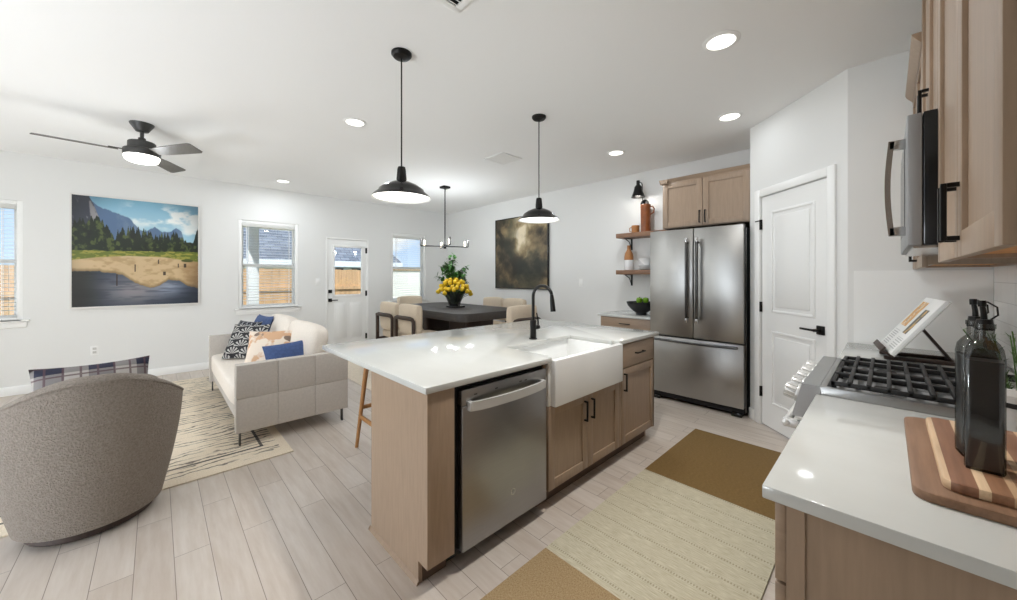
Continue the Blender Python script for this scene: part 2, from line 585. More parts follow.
# ------------------------------------------------------------------ mesh helpers
class MB:
    def __init__(self):
        self.bm = bmesh.new()

    def _add(self, tb, mat=None):
        if mat is not None:
            bmesh.ops.transform(tb, matrix=mat, verts=tb.verts)
        me = bpy.data.meshes.new('tmp')
        tb.to_mesh(me)
        tb.free()
        self.bm.from_mesh(me)
        bpy.data.meshes.remove(me)
        return self

    def box(self, x0, x1, y0, y1, z0, z1, bev=0.0, seg=2, mat=None):
        tb = bmesh.new()
        bmesh.ops.create_cube(tb, size=1)
        sx, sy, sz = abs(x1 - x0), abs(y1 - y0), abs(z1 - z0)
        bmesh.ops.scale(tb, vec=(sx, sy, sz), verts=tb.verts)
        if bev:
            b = min(bev, 0.49 * min(sx, sy, sz))
            bmesh.ops.bevel(tb, geom=tb.edges[:], offset=b, segments=seg, profile=0.5, affect='EDGES')
        bmesh.ops.translate(tb, vec=((x0 + x1) / 2, (y0 + y1) / 2, (z0 + z1) / 2), verts=tb.verts)
        return self._add(tb, mat)

    def cyl(self, p0, p1, r, r2=None, seg=20, bev=0.0, mat=None):
        p0, p1 = Vector(p0), Vector(p1)
        d = p1 - p0
        tb = bmesh.new()
        bmesh.ops.create_cone(tb, cap_ends=True, cap_tris=False, segments=seg, radius1=r, radius2=r if r2 is None else r2, depth=d.length)
        if bev:
            es = [e for e in tb.edges if any(len(f.verts) > 4 for f in e.link_faces)]
            bmesh.ops.bevel(tb, geom=es, offset=bev, segments=2, profile=0.5, affect='EDGES')
        q = Vector((0, 0, 1)).rotation_difference(d.normalized())
        m = Matrix.Translation((p0 + p1) / 2) @ q.to_matrix().to_4x4()
        bmesh.ops.transform(tb, matrix=m, verts=tb.verts)
        return self._add(tb, mat)

    def sphere(self, c, r, seg=16, sc=(1, 1, 1), mat=None):
        tb = bmesh.new()
        bmesh.ops.create_uvsphere(tb, u_segments=seg, v_segments=max(6, seg // 2), radius=r)
        bmesh.ops.scale(tb, vec=sc, verts=tb.verts)
        bmesh.ops.translate(tb, vec=c, verts=tb.verts)
        return self._add(tb, mat)

    def lathe(self, prof, c=(0, 0, 0), seg=32, mat=None, close=False):
        """prof: list of (r, z); ends on the axis when r = 0"""
        tb = bmesh.new()
        rings = []
        for r, z in prof:
            if r < 1e-6:
                rings.append([tb.verts.new((c[0], c[1], c[2] + z))])
            else:
                rings.append([tb.verts.new((c[0] + r * math.cos(2 * PI * k / seg), c[1] + r * math.sin(2 * PI * k / seg), c[2] + z)) for k in range(seg)])
        if close:
            rings.append(rings[0])
        for a, b in zip(rings, rings[1:]):
            for k in range(seg):
                k2 = (k + 1) % seg
                if len(a) == 1 and len(b) == 1:
                    continue
                if len(a) == 1:
                    tb.faces.new((a[0], b[k2], b[k]))
                elif len(b) == 1:
                    tb.faces.new((a[k], a[k2], b[0]))
                else:
                    tb.faces.new((a[k], a[k2], b[k2], b[k]))
        bmesh.ops.recalc_face_normals(tb, faces=tb.faces[:])
        return self._add(tb, mat)

    def tube(self, pts, r, seg=10, sect=None, closed=False, mat=None):
        pts = [Vector(p) for p in pts]
        n = len(pts)
        tb = bmesh.new()
        rings = []
        nrm = None
        for i in range(n):
            if closed:
                t = (pts[(i + 1) % n] - pts[i - 1]).normalized()
            elif i == 0:
                t = (pts[1] - pts[0]).normalized()
            elif i == n - 1:
                t = (pts[-1] - pts[-2]).normalized()
            else:
                t = ((pts[i + 1] - pts[i]).normalized() + (pts[i] - pts[i - 1]).normalized()).normalized()
            if nrm is None:
                a = Vector((0, 0, 1)) if abs(t.z) < 0.9 else Vector((1, 0, 0))
                nrm = (a - t * a.dot(t)).normalized()
            else:
                nrm = (nrm - t * nrm.dot(t)).normalized()
            bn = t.cross(nrm)
            rr = r[i] if isinstance(r, (list, tuple)) else r
            if sect:
                ring = [tb.verts.new(pts[i] + nrm * a + bn * b) for a, b in sect]
            else:
                ring = [tb.verts.new(pts[i] + (nrm * math.cos(2 * PI * k / seg) + bn * math.sin(2 * PI * k / seg)) * rr) for k in range(seg)]
            rings.append(ring)
        m = len(rings[0])
        pairs = list(zip(rings, rings[1:]))
        if closed:
            pairs.append((rings[-1], rings[0]))
        for a, b in pairs:
            for k in range(m):
                tb.faces.new((a[k], a[(k + 1) % m], b[(k + 1) % m], b[k]))
        if not closed:
            tb.faces.new(rings[0][::-1])
            tb.faces.new(rings[-1])
        bmesh.ops.recalc_face_normals(tb, faces=tb.faces[:])
        return self._add(tb, mat)

    def prism(self, poly, axis, a0, a1, mat=None, bev=0.0):
        """poly in the two other axes (order x,y,z without `axis`), extruded from a0 to a1"""
        def p3(u, v, w):
            return {'x': (w, u, v), 'y': (u, w, v), 'z': (u, v, w)}[axis]
        tb = bmesh.new()
        A = [tb.verts.new(p3(u, v, a0)) for u, v in poly]
        B = [tb.verts.new(p3(u, v, a1)) for u, v in poly]
        tb.faces.new(A)
        tb.faces.new(B)
        n = len(poly)
        for k in range(n):
            tb.faces.new((A[k], A[(k + 1) % n], B[(k + 1) % n], B[k]))
        bmesh.ops.recalc_face_normals(tb, faces=tb.faces[:])
        if bev:
            bmesh.ops.bevel(tb, geom=tb.edges[:], offset=bev, segments=2, profile=0.5, affect='EDGES')
        return self._add(tb, mat)

    def grid(self, f, nu, nv, closed_u=False, mat=None):
        """f(i, j) -> point"""
        tb = bmesh.new()
        V = [[tb.verts.new(f(i, j)) for j in range(nv + 1)] for i in range(nu if closed_u else nu + 1)]
        for i in range(nu):
            i2 = (i + 1) % nu if closed_u else i + 1
            for j in range(nv):
                try:
                    tb.faces.new((V[i][j], V[i2][j], V[i2][j + 1], V[i][j + 1]))
                except ValueError:
                    pass
        bmesh.ops.remove_doubles(tb, verts=tb.verts[:], dist=1e-5)
        bmesh.ops.recalc_face_normals(tb, faces=tb.faces[:])
        return self._add(tb, mat)

    def build(self, name, mat, parent=None, local=False, kind=None, angle=35):
        me = bpy.data.meshes.new(name)
        if parent is not None and not local:
            off = Vector((0, 0, 0))
            p = parent
            while p is not None:
                off += p.location
                p = p.parent
            bmesh.ops.translate(self.bm, vec=-off, verts=self.bm.verts)
        self.bm.to_mesh(me)
        self.bm.free()
        me.polygons.foreach_set('use_smooth', [True] * len(me.polygons))
        me.set_sharp_from_angle(angle=R(angle))
        me.materials.append(mat)
        o = bpy.data.objects.new(name, me)
        C.objects.link(o)
        if parent is not None:
            o.parent = parent
        if kind:
            o['kind'] = kind
        return o


def box(*a, **k):
    return MB().box(*a, **k)


def T(name, label, cat, loc=(0, 0, 0), rz=0.0, group=None):
    o = bpy.data.objects.new(name, None)
    o.empty_display_size = 0.1
    C.objects.link(o)
    o.location = loc
    o.rotation_euler = (0, 0, rz)
    o['label'] = label
    o['category'] = cat
    if group:
        o['group'] = group
    return o


def tag(o, label, cat, group=None):
    o['label'] = label
    o['category'] = cat
    if group:
        o['group'] = group
    return o


def S(name, loc=(0, 0, 0), rz=0.0):
    o = bpy.data.objects.new(name, None)
    C.objects.link(o)
    o.location = loc
    o.rotation_euler = (0, 0, rz)
    o['kind'] = 'structure'
    return o


def dup(root, loc, rz=None, label=None):
    r = root.copy()
    C.objects.link(r)
    r.location = loc
    if rz is not None:
        r.rotation_euler = (0, 0, rz)
    if label:
        r['label'] = label
    for ch in list(root.children):
        c = ch.copy()
        C.objects.link(c)
        c.parent = r
        for g in list(ch.children):
            d = g.copy()
            C.objects.link(d)
            d.parent = c
    return r


def wall_x(name, x0, x1, y0, y1, z0, z1, holes, mat):
    """wall slab in a plane of constant x, with rectangular holes (ya, yb, za, zb)"""
    ys = sorted({y0, y1, *[h[0] for h in holes], *[h[1] for h in holes]})
    zs = sorted({z0, z1, *[h[2] for h in holes], *[h[3] for h in holes]})
    mb = MB()
    for a, b in zip(ys, ys[1:]):
        for c, d in zip(zs, zs[1:]):
            if any(h[0] <= a and b <= h[1] and h[2] <= c and d <= h[3] for h in holes):
                continue
            mb.box(x0, x1, a, b, c, d)
    o = mb.build(name, mat, kind='structure')
    o.data.polygons.foreach_set('use_smooth', [False] * len(o.data.polygons))
    return o


# ------------------------------------------------------------------ picture painting helpers
def vnoise(x, y, seed):
    rs = np.random.RandomState(seed)
    tab = rs.rand(256, 256)
    xi = np.floor(x).astype(int)
    yi = np.floor(y).astype(int)
    fx = x - xi
    fy = y - yi
    fx = fx * fx * (3 - 2 * fx)
    fy = fy * fy * (3 - 2 * fy)
    g = lambda i, j: tab[i % 256, j % 256]
    return (g(xi, yi) * (1 - fx) + g(xi + 1, yi) * fx) * (1 - fy) + (g(xi, yi + 1) * (1 - fx) + g(xi + 1, yi + 1) * fx) * fy


def fbm(x, y, seed, octv=5):
    s = np.zeros_like(x)
    a = 0.5
    for k in range(octv):
        s += a * vnoise(x * 2 ** k, y * 2 ** k, seed + k)
        a *= 0.5
    return s / (1 - 0.5 ** octv)


def sm(v, a, b):
    t = np.clip((v - a) / (b - a), 0, 1)
    return t * t * (3 - 2 * t)


def picture(name, P0, U, V, nu, nv, colors, mat, parent, thick=None):
    """flat printed surface: a fine grid from P0 spanned by U and V with one colour per vertex"""
    P0, U, V = Vector(P0), Vector(U), Vector(V)
    mb = MB()
    bm = mb.bm
    Vv = [[bm.verts.new(P0 + U * (i / nu) + V * (j / nv)) for j in range(nv + 1)] for i in range(nu + 1)]
    for i in range(nu):
        for j in range(nv):
            bm.faces.new((Vv[i][j], Vv[i + 1][j], Vv[i + 1][j + 1], Vv[i][j + 1]))
    s, t = np.meshgrid(np.linspace(0, 1, nu + 1), np.linspace(0, 1, nv + 1), indexing='ij')
    col = colors(s, t)
    o = mb.build(name, mat, parent)
    c = np.ones((col.shape[0] * col.shape[1], 4), dtype=np.float32)
    cc = col.reshape(-1, 3) / 255.0
    c[:, :3] = np.where(cc <= 0.04045, cc / 12.92, ((cc + 0.055) / 1.055) ** 2.4)
    at = o.data.color_attributes.new('picture', 'FLOAT_COLOR', 'POINT')
    at.data.foreach_set('color', c.ravel())
    return o


def over(col, m, c):
    return col * (1 - m[..., None]) + np.array(c, float) * m[..., None]


def landscape(s, t):
    col = np.zeros(s.shape + (3,)) + np.array([160, 200, 218.])
    col = over(col, sm(t, 0.75, 1.0), (128, 180, 206))
    cl = fbm(s * 5, t * 9, 11)
    m = sm(cl, 0.45, 0.62) * sm(s, 0.3, 0.48) * np.exp(-((t - 0.86) / 0.1) ** 2)
    col = over(col, np.clip(m * 1.4, 0, 1), (238, 242, 240))
    col = over(col, sm(cl, 0.42, 0.6) * sm(s, 0.82, 0.9) * np.exp(-((t - 0.74) / 0.06) ** 2), (236, 240, 238))

    def ridge(pts, amp, fr, seed):
        xs, ys = zip(*pts)
        return np.interp(s, xs, ys) + amp * (fbm(s * fr, s * 0 + 3.3, seed) - 0.5)
    # far blue ridges
    r1 = ridge([(0, 1.2), (.13, .97), (.22, .90), (.33, .87), (.42, .83), (.5, .72), (.55, .72), (.62, .76), (.68, .72), (.76, .73), (.80, .77), (.85, .73), (.88, .62), (.94, .60), (1, .58)], 0.03, 30, 21)
    m = sm(r1 - t, 0, 0.012)
    tex = fbm(s * 14, t * 6, 31)
    col = over(col, m, (86, 112, 146))
    col = over(col, m * sm(tex, .4, .7) * 0.5, (126, 146, 166))
    # grey cliff on the left
    r2 = ridge([(0, 1.3), (.10, 1.05), (.14, .96), (.18, .84), (.23, .70), (.26, .55), (1, .4)], 0.04, 26, 41)
    m = sm(r2 - t, 0, 0.012)
    tex = fbm(s * 26 + t * 6, t * 9, 51)
    col = over(col, m, (62, 66, 78))
    col = over(col, m * sm(tex, .45, .65), (150, 148, 150))
    # forest
    tree = np.zeros_like(s)
    rs = np.random.RandomState(5)
    env = lambda x: np.interp(x, [0, .06, .1, .16, .22, .28, .36, .5, .6, .7, .8, .9, .95, 1], [.78, .82, .79, .86, .80, .71, .75, .77, .72, .75, .73, .66, .60, .82])
    for k in range(220):
        x0 = rs.rand()
        h = env(x0) - 0.14 * rs.rand() ** 1.4
        w = 0.012 + 0.02 * rs.rand()
        tree = np.maximum(tree, h - np.abs(s - x0) / w * 0.10 - 0.0)
    tree += 0.02 * (fbm(s * 60, t * 60, 61) - 0.5)
    tree = np.maximum(tree, 0.60 + 0.05 * fbm(s * 20, s * 0, 65))
    m = sm(tree - t, 0, 0.01)
    tex = fbm(s * 34, t * 26, 71)
    col = over(col, m, (30, 40, 26))
    col = over(col, m * sm(tex, .5, .7) * 0.8, (92, 104, 52))
    col = over(col, m * sm(fbm(s * 9, t * 12, 77), .5, .7) * 0.6, (22, 28, 24))
    # meadow strip
    gr = 0.515 + 0.02 * (fbm(s * 12, s * 0 + 1, 81) - .5) + 0.015 * s
    m = sm(gr - t, 0, 0.008)
    col = over(col, m, (104, 116, 44))
    col = over(col, m * sm(fbm(s * 22, t * 60, 84), .5, .6), (156, 152, 70))
    # sand
    sd = np.interp(s, [0, .15, .4, .7, .8, .9, 1], [.425, .45, .475, .47, .455, .44, .43])
    m = sm(sd - t, 0, 0.01)
    tex = fbm(s * 16, t * 30, 91)
    col = over(col, m, (206, 180, 140))
    col = over(col, m * sm(tex, .45, .7) * .6, (170, 140, 100))
    col = over(col, m * sm(s, .78, 1.0) * .55, (140, 106, 66))
    # a grassy islet on the right bank
    m = np.exp(-(((s - .9) / .07) ** 2 + ((t - .435) / .018) ** 2) * 1.2)
    col = over(col, sm(m, .4, .6), (74, 82, 36))
    # water
    sh = np.interp(s, [0, .1, .22, .36, .42, .5, .58, .66, .74, .82, .9, 1], [.325, .33, .32, .30, .25, .20, .165, .19, .25, .235, .19, .15]) + 0.02 * (fbm(s * 26, s * 0, 95) - .5)
    wet = sm(sh + .03 - t, 0, .03)
    col = over(col, wet * .6, (122, 98, 62))
    m = sm(sh - t, 0, 0.012)
    col = over(col, m, (56, 66, 84))
    rip = fbm(s * 5 + 2, t * 40, 99)
    col = over(col, m * np.exp(-(((s - .45) / .26) ** 2 + ((t - .14) / .14) ** 2)) * .75, (168, 160, 160))
    col = over(col, m * np.exp(-(((s - .74) / .14) ** 2 + ((t - .17) / .08) ** 2)) * .7, (176, 186, 204))
    col = over(col, m * sm(rip, .5, .7) * .3, (30, 40, 56))
    col = over(col, m * sm(s, .30, .0) * .75, (40, 36, 22))
    # small bathers
    for x0, y0, h, w in ((.46, .355, .035, .006), (.65, .42, .022, .005), (.70, .305, .018, .012), (.32, .24, .055, .006), (.82, .385, .02, .005), (.88, .385, .02, .012)):
        m = ((np.abs(s - x0) < w) & (np.abs(t - y0) < h)).astype(float)
        col = over(col, m * .85, (50, 36, 28))
    v = 1 - 0.35 * sm(np.hypot((s - .5) * 1.5, (t - .5) * 1.5), .6, 1.1)
    return np.clip(col * v[..., None], 0, 255)


def abstract(s, t):
    a = fbm(s * 3.2 + 2 * fbm(s * 3, t * 3, 7), t * 3.6 + 1.5 * fbm(s * 4, t * 4, 9), 15, 6)
    b = fbm(s * 9, t * 9, 33, 5)
    axis = 0.62 - 0.22 * (1 - t) ** 1.2 + 0.06 * np.sin(t * 7)
    glow = np.exp(-((s - axis) / 0.16) ** 2) * sm(t, 0.28, 0.7)
    glow = np.maximum(glow, sm(t, .72, .98) * sm(s, .3, .55) * .95)
    glow = np.maximum(glow, .45 * np.exp(-(((s - .2) / .12) ** 2 + ((t - .2) / .09) ** 2)))
    v = a * 0.75 + b * 0.25
    k = np.clip(sm(v, .34, .70) * 0.55 + glow * 0.62 * (0.45 + v), 0, 1)
    cols = np.array([[40, 36, 28], [88, 76, 56], [134, 116, 84], [182, 164, 130], [222, 208, 180]], float)
    x = k * 4
    i = np.clip(x.astype(int), 0, 3)
    f = (x - i)[..., None]
    col = cols[i] * (1 - f) + cols[i + 1] * f
    m = sm(fbm(s * 3, t * 3, 44), .5, .65) * (1 - glow) * .5
    return over(col, m, (44, 50, 42))


def page_left(s, t):
    col = np.zeros(s.shape + (3,)) + np.array([238, 238, 236.])
    m = ((s > .12) & (s < .88) & (t > .45) & (t < .92)).astype(float)
    pic = fbm(s * 7, t * 7, 3)
    c = over(np.zeros_like(col) + np.array([214, 160, 96.]), sm(pic, .45, .6), (246, 226, 190))
    c = over(c, sm(pic, .6, .7), (120, 84, 60))
    col = col * (1 - m[..., None]) + c * m[..., None]
    l = ((s > .12) & (s < .8) & (t < .38) & (t > .08) & ((t * 26) % 1 < .45)).astype(float)
    return over(col, l * .5, (120, 120, 120))


def page_right(s, t):
    col = np.zeros(s.shape + (3,)) + np.array([240, 240, 238.])
    m = ((s > .1) & (s < .6) & (t > .35) & (t < .8)).astype(float)
    pic = fbm(s * 8 + 4, t * 8, 13)
    c = over(np.zeros_like(col) + np.array([92, 88, 84.]), sm(pic, .5, .6), (210, 170, 96))
    col = col * (1 - m[..., None]) + c * m[..., None]
    l = ((s > .12) & (s < .85) & (t < .28) & (t > .06) & ((t * 26) % 1 < .45)).astype(float)
    return over(col, l * .5, (120, 120, 120))


# ------------------------------------------------------------------ the room
XW, YA, CEIL = -6.8, 4.68, 2.73
AX, AY, BX, BY = -0.895, 4.035, -0.182, 3.347          # pantry's diagonal wall
XB = 0.42                                              # backsplash wall
WIN = {1: (-1.98, -1.09, 0.83, 2.19), 2: (0.89, 1.70, 0.83, 2.20), 3: (3.34, 4.12, 0.83, 2.20)}
DOOR = (2.13, 2.885, 0.0, 2.025)

box(XW - 0.2, XB + 0.2, -3.4, YA + 0.2, -0.1, 0.0).build('floor', m_floor, kind='structure')
box(XW - 0.2, XB + 0.2, -3.4, YA + 0.2, CEIL, CEIL + 0.12).build('ceiling', m_ceil, kind='structure')
wall_x('wall_left', XW - 0.16, XW, -3.4, YA + 0.16, 0, CEIL, [(w[0], w[1], w[2], w[3]) for w in WIN.values()] + [DOOR], m_wall)
box(XW, -0.76, YA, YA + 0.16, 0, CEIL).build('wall_back', m_wall, kind='structure')
dg = (Vector((BX, BY, 0)) - Vector((AX, AY, 0)))
LD = dg.length
AD = math.atan2(dg.y, dg.x)
DT0, DT1, DH = 0.150, 0.840, 2.045                     # pantry door leaf along the wall, its height


def dloc(mb):
    return mb


rootw = S('wall_diagonal', (AX, AY, 0), AD)
w = MB()
w.box(0, DT0 - 0.004, 0, 0.1, 0, CEIL)
w.box(DT1 + 0.004, LD, 0, 0.1, 0, CEIL)
w.box(DT0 - 0.004, DT1 + 0.004, 0, 0.1, DH + 0.004, CEIL)
w.build('plaster', m_wall, rootw, local=True)
box(AX, AX + 0.1, AY + 0.001, YA, 0, CEIL).build('wall_niche', m_wall, kind='structure')
box(BX, XB + 0.16, BY, BY + 0.1, 0, CEIL).build('wall_return', m_wall, kind='structure')
box(XB, XB + 0.16, -1.2, BY, 0, CEIL).build('wall_right', m_wall, kind='structure')
# unseen rear: stub wall lengthened to shade the kitchen, opening added for fill lamps
r = MB()
r.box(-1.1, -0.94, -3.4, -0.75, 0, CEIL)
r.box(XW, -1.1, -3.36, -3.2, 2.5, CEIL)
r.box(XW, -3.1, -3.36, -3.2, 0, 2.5)
r.build('wall_rear', m_wall, kind='structure')
# unseen wall added behind the camera, taupe to cut bounce onto cabinet ends
box(-0.94, XB + 0.16, -1.36, -1.2, 0, CEIL).build('wall_unseen_dark', m_taupe, kind='structure')
# backsplash
box(XB - 0.008, XB, -1.0, BY - 0.009, 0.90, 1.385).build('trim_1', m_tile, kind='structure')
box(BX + 0.03, XB - 0.009, BY - 0.008, BY, 0.89, 1.37).build('trim_2', m_trim, kind='structure')

# baseboards
BBH = 0.10
bb = MB()
for a, b in ((-3.2, DOOR[0] - 0.02), (DOOR[1] + 0.02, YA)):
    bb.box(XW, XW + 0.014, a, b, 0, BBH, 0.004)
bb.build('baseboard_left', m_trim, kind='structure')
box(XW + 0.014, -2.52, YA - 0.014, YA, 0, BBH, 0.004).build('baseboard_back', m_trim, kind='structure')
bd = S('baseboard_diagonal', (AX, AY, 0), AD)
box(0.0, DT0 - 0.075, -0.014, 0, 0, BBH, 0.004).box(DT1 + 0.075, LD, -0.014, 0, 0, BBH, 0.004).build('board', m_trim, bd, local=True)
box(BX, -0.14, BY - 0.014, BY, 0, BBH, 0.004).build('baseboard_return', m_trim, kind='structure')


# ------------------------------------------------------------------ windows and blinds
def window(n, y0, y1, z0, z1):
    root = S('window_%d' % n, (XW, (y0 + y1) / 2, z0))
    f = MB()
    xo, xi = XW - 0.13, XW - 0.012
    t = 0.045
    for a, b, c, d in ((y0, y0 + t, z0, z1), (y1 - t, y1, z0, z1), (y0 + t, y1 - t, z0, z0 + t), (y0 + t, y1 - t, z1 - t, z1)):
        f.box(xo, xi, a, b, c, d, 0.004)
    f.build('window_frame', m_trim, root)
    zm = (z0 + z1) / 2 - 0.005
    s = MB()
    s.box(xo + 0.01, XW - 0.075, y0 + t, y1 - t, zm - 0.022, zm + 0.022, 0.004)
    for zz0, zz1 in ((z0 + t, zm - 0.022), (zm + 0.022, z1 - t)):
        for a, b in ((y0 + t, y0 + t + 0.028), (y1 - t - 0.028, y1 - t)):
            s.box(xo + 0.02, XW - 0.08, a, b, zz0, zz1, 0.003)
    s.build('sash', m_trim, root)
    box(xo + 0.04, xo + 0.046, y0 + t, y1 - t, z0 + t, z1 - t).build('pane', m_glass, root)
    sl = MB()
    sl.box(XW - 0.06, XW + 0.045, y0 + 0.001, y1 - 0.001, z0, z0 + 0.018, 0.005)
    sl.box(XW + 0.001, XW + 0.045, y0 - 0.05, y1 + 0.05, z0 - 0.004, z0 + 0.018, 0.005)
    sl.box(XW + 0.001, XW + 0.016, y0 - 0.03, y1 + 0.03, z0 - 0.075, z0 - 0.004, 0.004)
    sl.build('window_sill', m_trim, root)
    return root


def blind(label, y0, y1, z0, z1, tilt):
    b = T('window_blind', label, 'blind', (XW - 0.03, (y0 + y1) / 2, z1 - 0.095), 0, 'white slatted window blinds')
    box(XW - 0.058, XW - 0.004, y0 + 0.048, y1 - 0.048, z1 - 0.095, z1 - 0.0455, 0.004).build('headrail', m_vinyl, b)
    sl = MB()
    z = z1 - 0.12
    while z > z0 + 0.09:
        M_ = Matrix.Translation((XW - 0.031, 0, z)) @ Matrix.Rotation(tilt, 4, 'Y')
        sl.box(-0.024, 0.024, y0 + 0.052, y1 - 0.052, -0.0012, 0.0012, mat=M_)
        z -= 0.043
    sl.build('slats', m_vinyl, b)
    box(XW - 0.055, XW - 0.007, y0 + 0.048, y1 - 0.048, z0 + 0.047, z0 + 0.069, 0.004).build('bottom_rail', m_vinyl, b)
    cd = MB()
    for q in (0.16, 0.84):
        yy = y0 + (y1 - y0) * q
        cd.box(XW - 0.0055, XW - 0.0045, yy - 0.002, yy + 0.002, z0 + 0.06, z1 - 0.09)
        cd.box(XW - 0.0575, XW - 0.0565, yy - 0.002, yy + 0.002, z0 + 0.06, z1 - 0.09)
    cd.build('ladder_cords', m_white, b)
    wd = MB().cyl((XW + 0.002, y0 + 0.10, z1 - 0.09), (XW + 0.004, y0 + 0.10, z1 - 0.72), 0.004, seg=8)
    wd.build('tilt_wand', m_white, b)
    return b


for n, w_ in WIN.items():
    window(n, *w_)
blind('white slatted blind in the window cut by the photo edge beside the landscape picture', *WIN[1], R(4))
blind('white slatted blind in the window behind the sofa', *WIN[2], R(6))
blind('white slatted blind in the window next to the dining table', *WIN[3], R(3))

# ------------------------------------------------------------------ exterior glazed door
d1 = S('door_1', (XW, (DOOR[0] + DOOR[1]) / 2, 0))
y0, y1, z1 = DOOR[0], DOOR[1], DOOR[3]
jm = MB()
for a, b, c, d in ((y0, y0 + 0.025, 0, z1), (y1 - 0.025, y1, 0, z1), (y0 + 0.025, y1 - 0.025, z1 - 0.025, z1)):
    jm.box(XW - 0.15, XW + 0.004, a, b, c, d, 0.003)
jm.build('jamb', m_trim, d1)
gy0, gy1, gz0, gz1 = 2.27, 2.765, 1.00, 1.87
ly0, ly1 = y0 + 0.028, y1 - 0.028
lf = MB()
xd0, xd1 = XW - 0.065, XW - 0.02
for a, b, c, d in ((ly0, gy0, 0.012, z1 - 0.028), (gy1, ly1, 0.012, z1 - 0.028), (gy0, gy1, gz1, z1 - 0.028), (gy0, gy1, 0.012, gz0)):
    lf.box(xd0, xd1, a, b, c, d)
for a, b in ((2.27, 2.49), (2.545, 2.765)):
    # raised lower panels with a moulded border
    lf.box(xd1, xd1 + 0.006, a, b, 0.22, 0.86, 0.005)
    lf.box(xd1, xd1 + 0.011, a + 0.035, b - 0.035, 0.255, 0.825, 0.008)
lf.build('door_leaf', m_doorw, d1)
gf = MB()
for a, b, c, d in ((gy0 - 0.03, gy0 + 0.012, gz0 - 0.03, gz1 + 0.03), (gy1 - 0.012, gy1 + 0.03, gz0 - 0.03, gz1 + 0.03), (gy0, gy1, gz0 - 0.03, gz0 + 0.012), (gy0, gy1, gz1 - 0.012, gz1 + 0.03)):
    gf.box(xd1, xd1 + 0.012, a, b, c, d, 0.004)
gf.build('glass_bead', m_doorw, d1)
box(XW - 0.048, XW - 0.04, gy0, gy1, gz0, gz1).build('pane', m_glass, d1)
for z in (1.82, 1.02, 0.22):
    MB().cyl((XW - 0.01, y1 - 0.027, z - 0.05), (XW - 0.01, y1 - 0.027, z + 0.05), 0.009, seg=10).box(XW - 0.019, XW - 0.016, y1 - 0.055, y1 - 0.027, z - 0.05, z + 0.05).build('hinge', m_black, d1)
hd = MB().box(xd1, xd1 + 0.012, 2.175, 2.235, 0.885, 0.945, 0.003)
hd.cyl((xd1 + 0.01, 2.205, 0.915), (xd1 + 0.05, 2.205, 0.915), 0.011)
hd.box(xd1 + 0.042, xd1 + 0.056, 2.195, 2.32, 0.907, 0.923, 0.004)
hd.build('door_handle', m_black, d1)
MB().box(xd1, xd1 + 0.014, 2.175, 2.235, 1.04, 1.10, 0.003).box(xd1 + 0.014, xd1 + 0.03, 2.198, 2.212, 1.052, 1.088, 0.003).build('deadbolt', m_black, d1)

# ------------------------------------------------------------------ pantry door in the diagonal wall (local x along the wall, -y to the room)
d2 = S('door_2', (AX, AY, 0), AD)
cs = MB()
cw = 0.07
for a, b, c, d in ((DT0 - cw, DT0 - 0.004, 0, DH + cw), (DT1 + 0.004, DT1 + cw, 0, DH + cw), (DT0 - 0.004, DT1 + 0.004, DH + 0.004, DH + cw)):
    cs.box(a, b, -0.016, 0, c, d, 0.005)
cs.build('casing', m_trim, d2, local=True)
lf = MB().box(DT0, DT1, 0.008, 0.043, 0.012, DH - 0.002)
W_ = DT1 - DT0
for c, d in ((0.22, 0.86), (1.02, 1.90)):
    a, b = DT0 + 0.115, DT1 - 0.115
    # moulding ring and raised field
    for (p, q, r_, s_) in ((a, a + 0.022, c, d), (b - 0.022, b, c, d), (a + 0.022, b - 0.022, c, c + 0.022), (a + 0.022, b - 0.022, d - 0.022, d)):
        lf.box(p, q, 0.001, 0.01, r_, s_, 0.004)
    lf.box(a + 0.05, b - 0.05, 0.002, 0.012, c + 0.05, d - 0.05, 0.006)
lf.build('door_leaf', m_doorw, d2, local=True)
for z in (1.80, 1.06, 0.30):
    hg = MB().cyl((DT0 - 0.003, -0.006, z - 0.045), (DT0 - 0.003, -0.006, z + 0.045), 0.008, seg=10).box(DT0 - 0.003, DT0 + 0.006, -0.002, 0.008, z - 0.045, z + 0.045)
    if z > 1.7:
        hg.box(DT0 - 0.05, DT0, -0.022, -0.012, z + 0.03, z + 0.038)
    hg.build('hinge', m_black, d2, local=True)
hx = DT1 - 0.065
hd = MB().box(hx - 0.032, hx + 0.032, -0.004, 0.009, 0.905, 0.97, 0.003)
hd.cyl((hx, 0.0, 0.937), (hx, -0.05, 0.937), 0.011)
hd.box(hx - 0.125, hx + 0.012, -0.056, -0.042, 0.929, 0.945, 0.004)
hd.build('door_handle', m_black, d2, local=True)

# ------------------------------------------------------------------ outside
box(-40, XW - 0.2, -30, 40, -0.35, -0.2).build('ground', m_grass, kind='structure')
m_cedar = fence_mat((214, 172, 128))
fz = 1.52
fn = T('garden_fence', 'tan board fence seen through the windows and the glazed door', 'fence', (-10.0, 2.0, -0.2))
f = MB()
y = -6.0
k = 0
while y < 4.5:
    f.box(-10.02, -10.0, y, y + 0.136, -0.2, fz - 0.01 * (k % 3 == 1))
    y += 0.142
    k += 1
f.build('boards', m_cedar, fn)
for z in (0.15, 1.0):
    box(-10.0, -9.96, -6.0, 4.6, z, z + 0.09).build('rail', m_cedar, fn)
nb = T('neighbour_house', 'neighbouring house with grey shingle hip roof beyond the fence', 'house', (-17.5, 4.2, -0.2))
box(-20.5, -15.2, 0.4, 7.45, -0.2, 1.72).build('wall', mk('siding', (232, 230, 226), 0.8), nb)
rf = MB()
e = 0.35
X0, X1, Y0, Y1, ZE = -20.5 - e, -15.2 + e, 0.4 - e, 7.45 + e, 1.93
tb = bmesh.new()
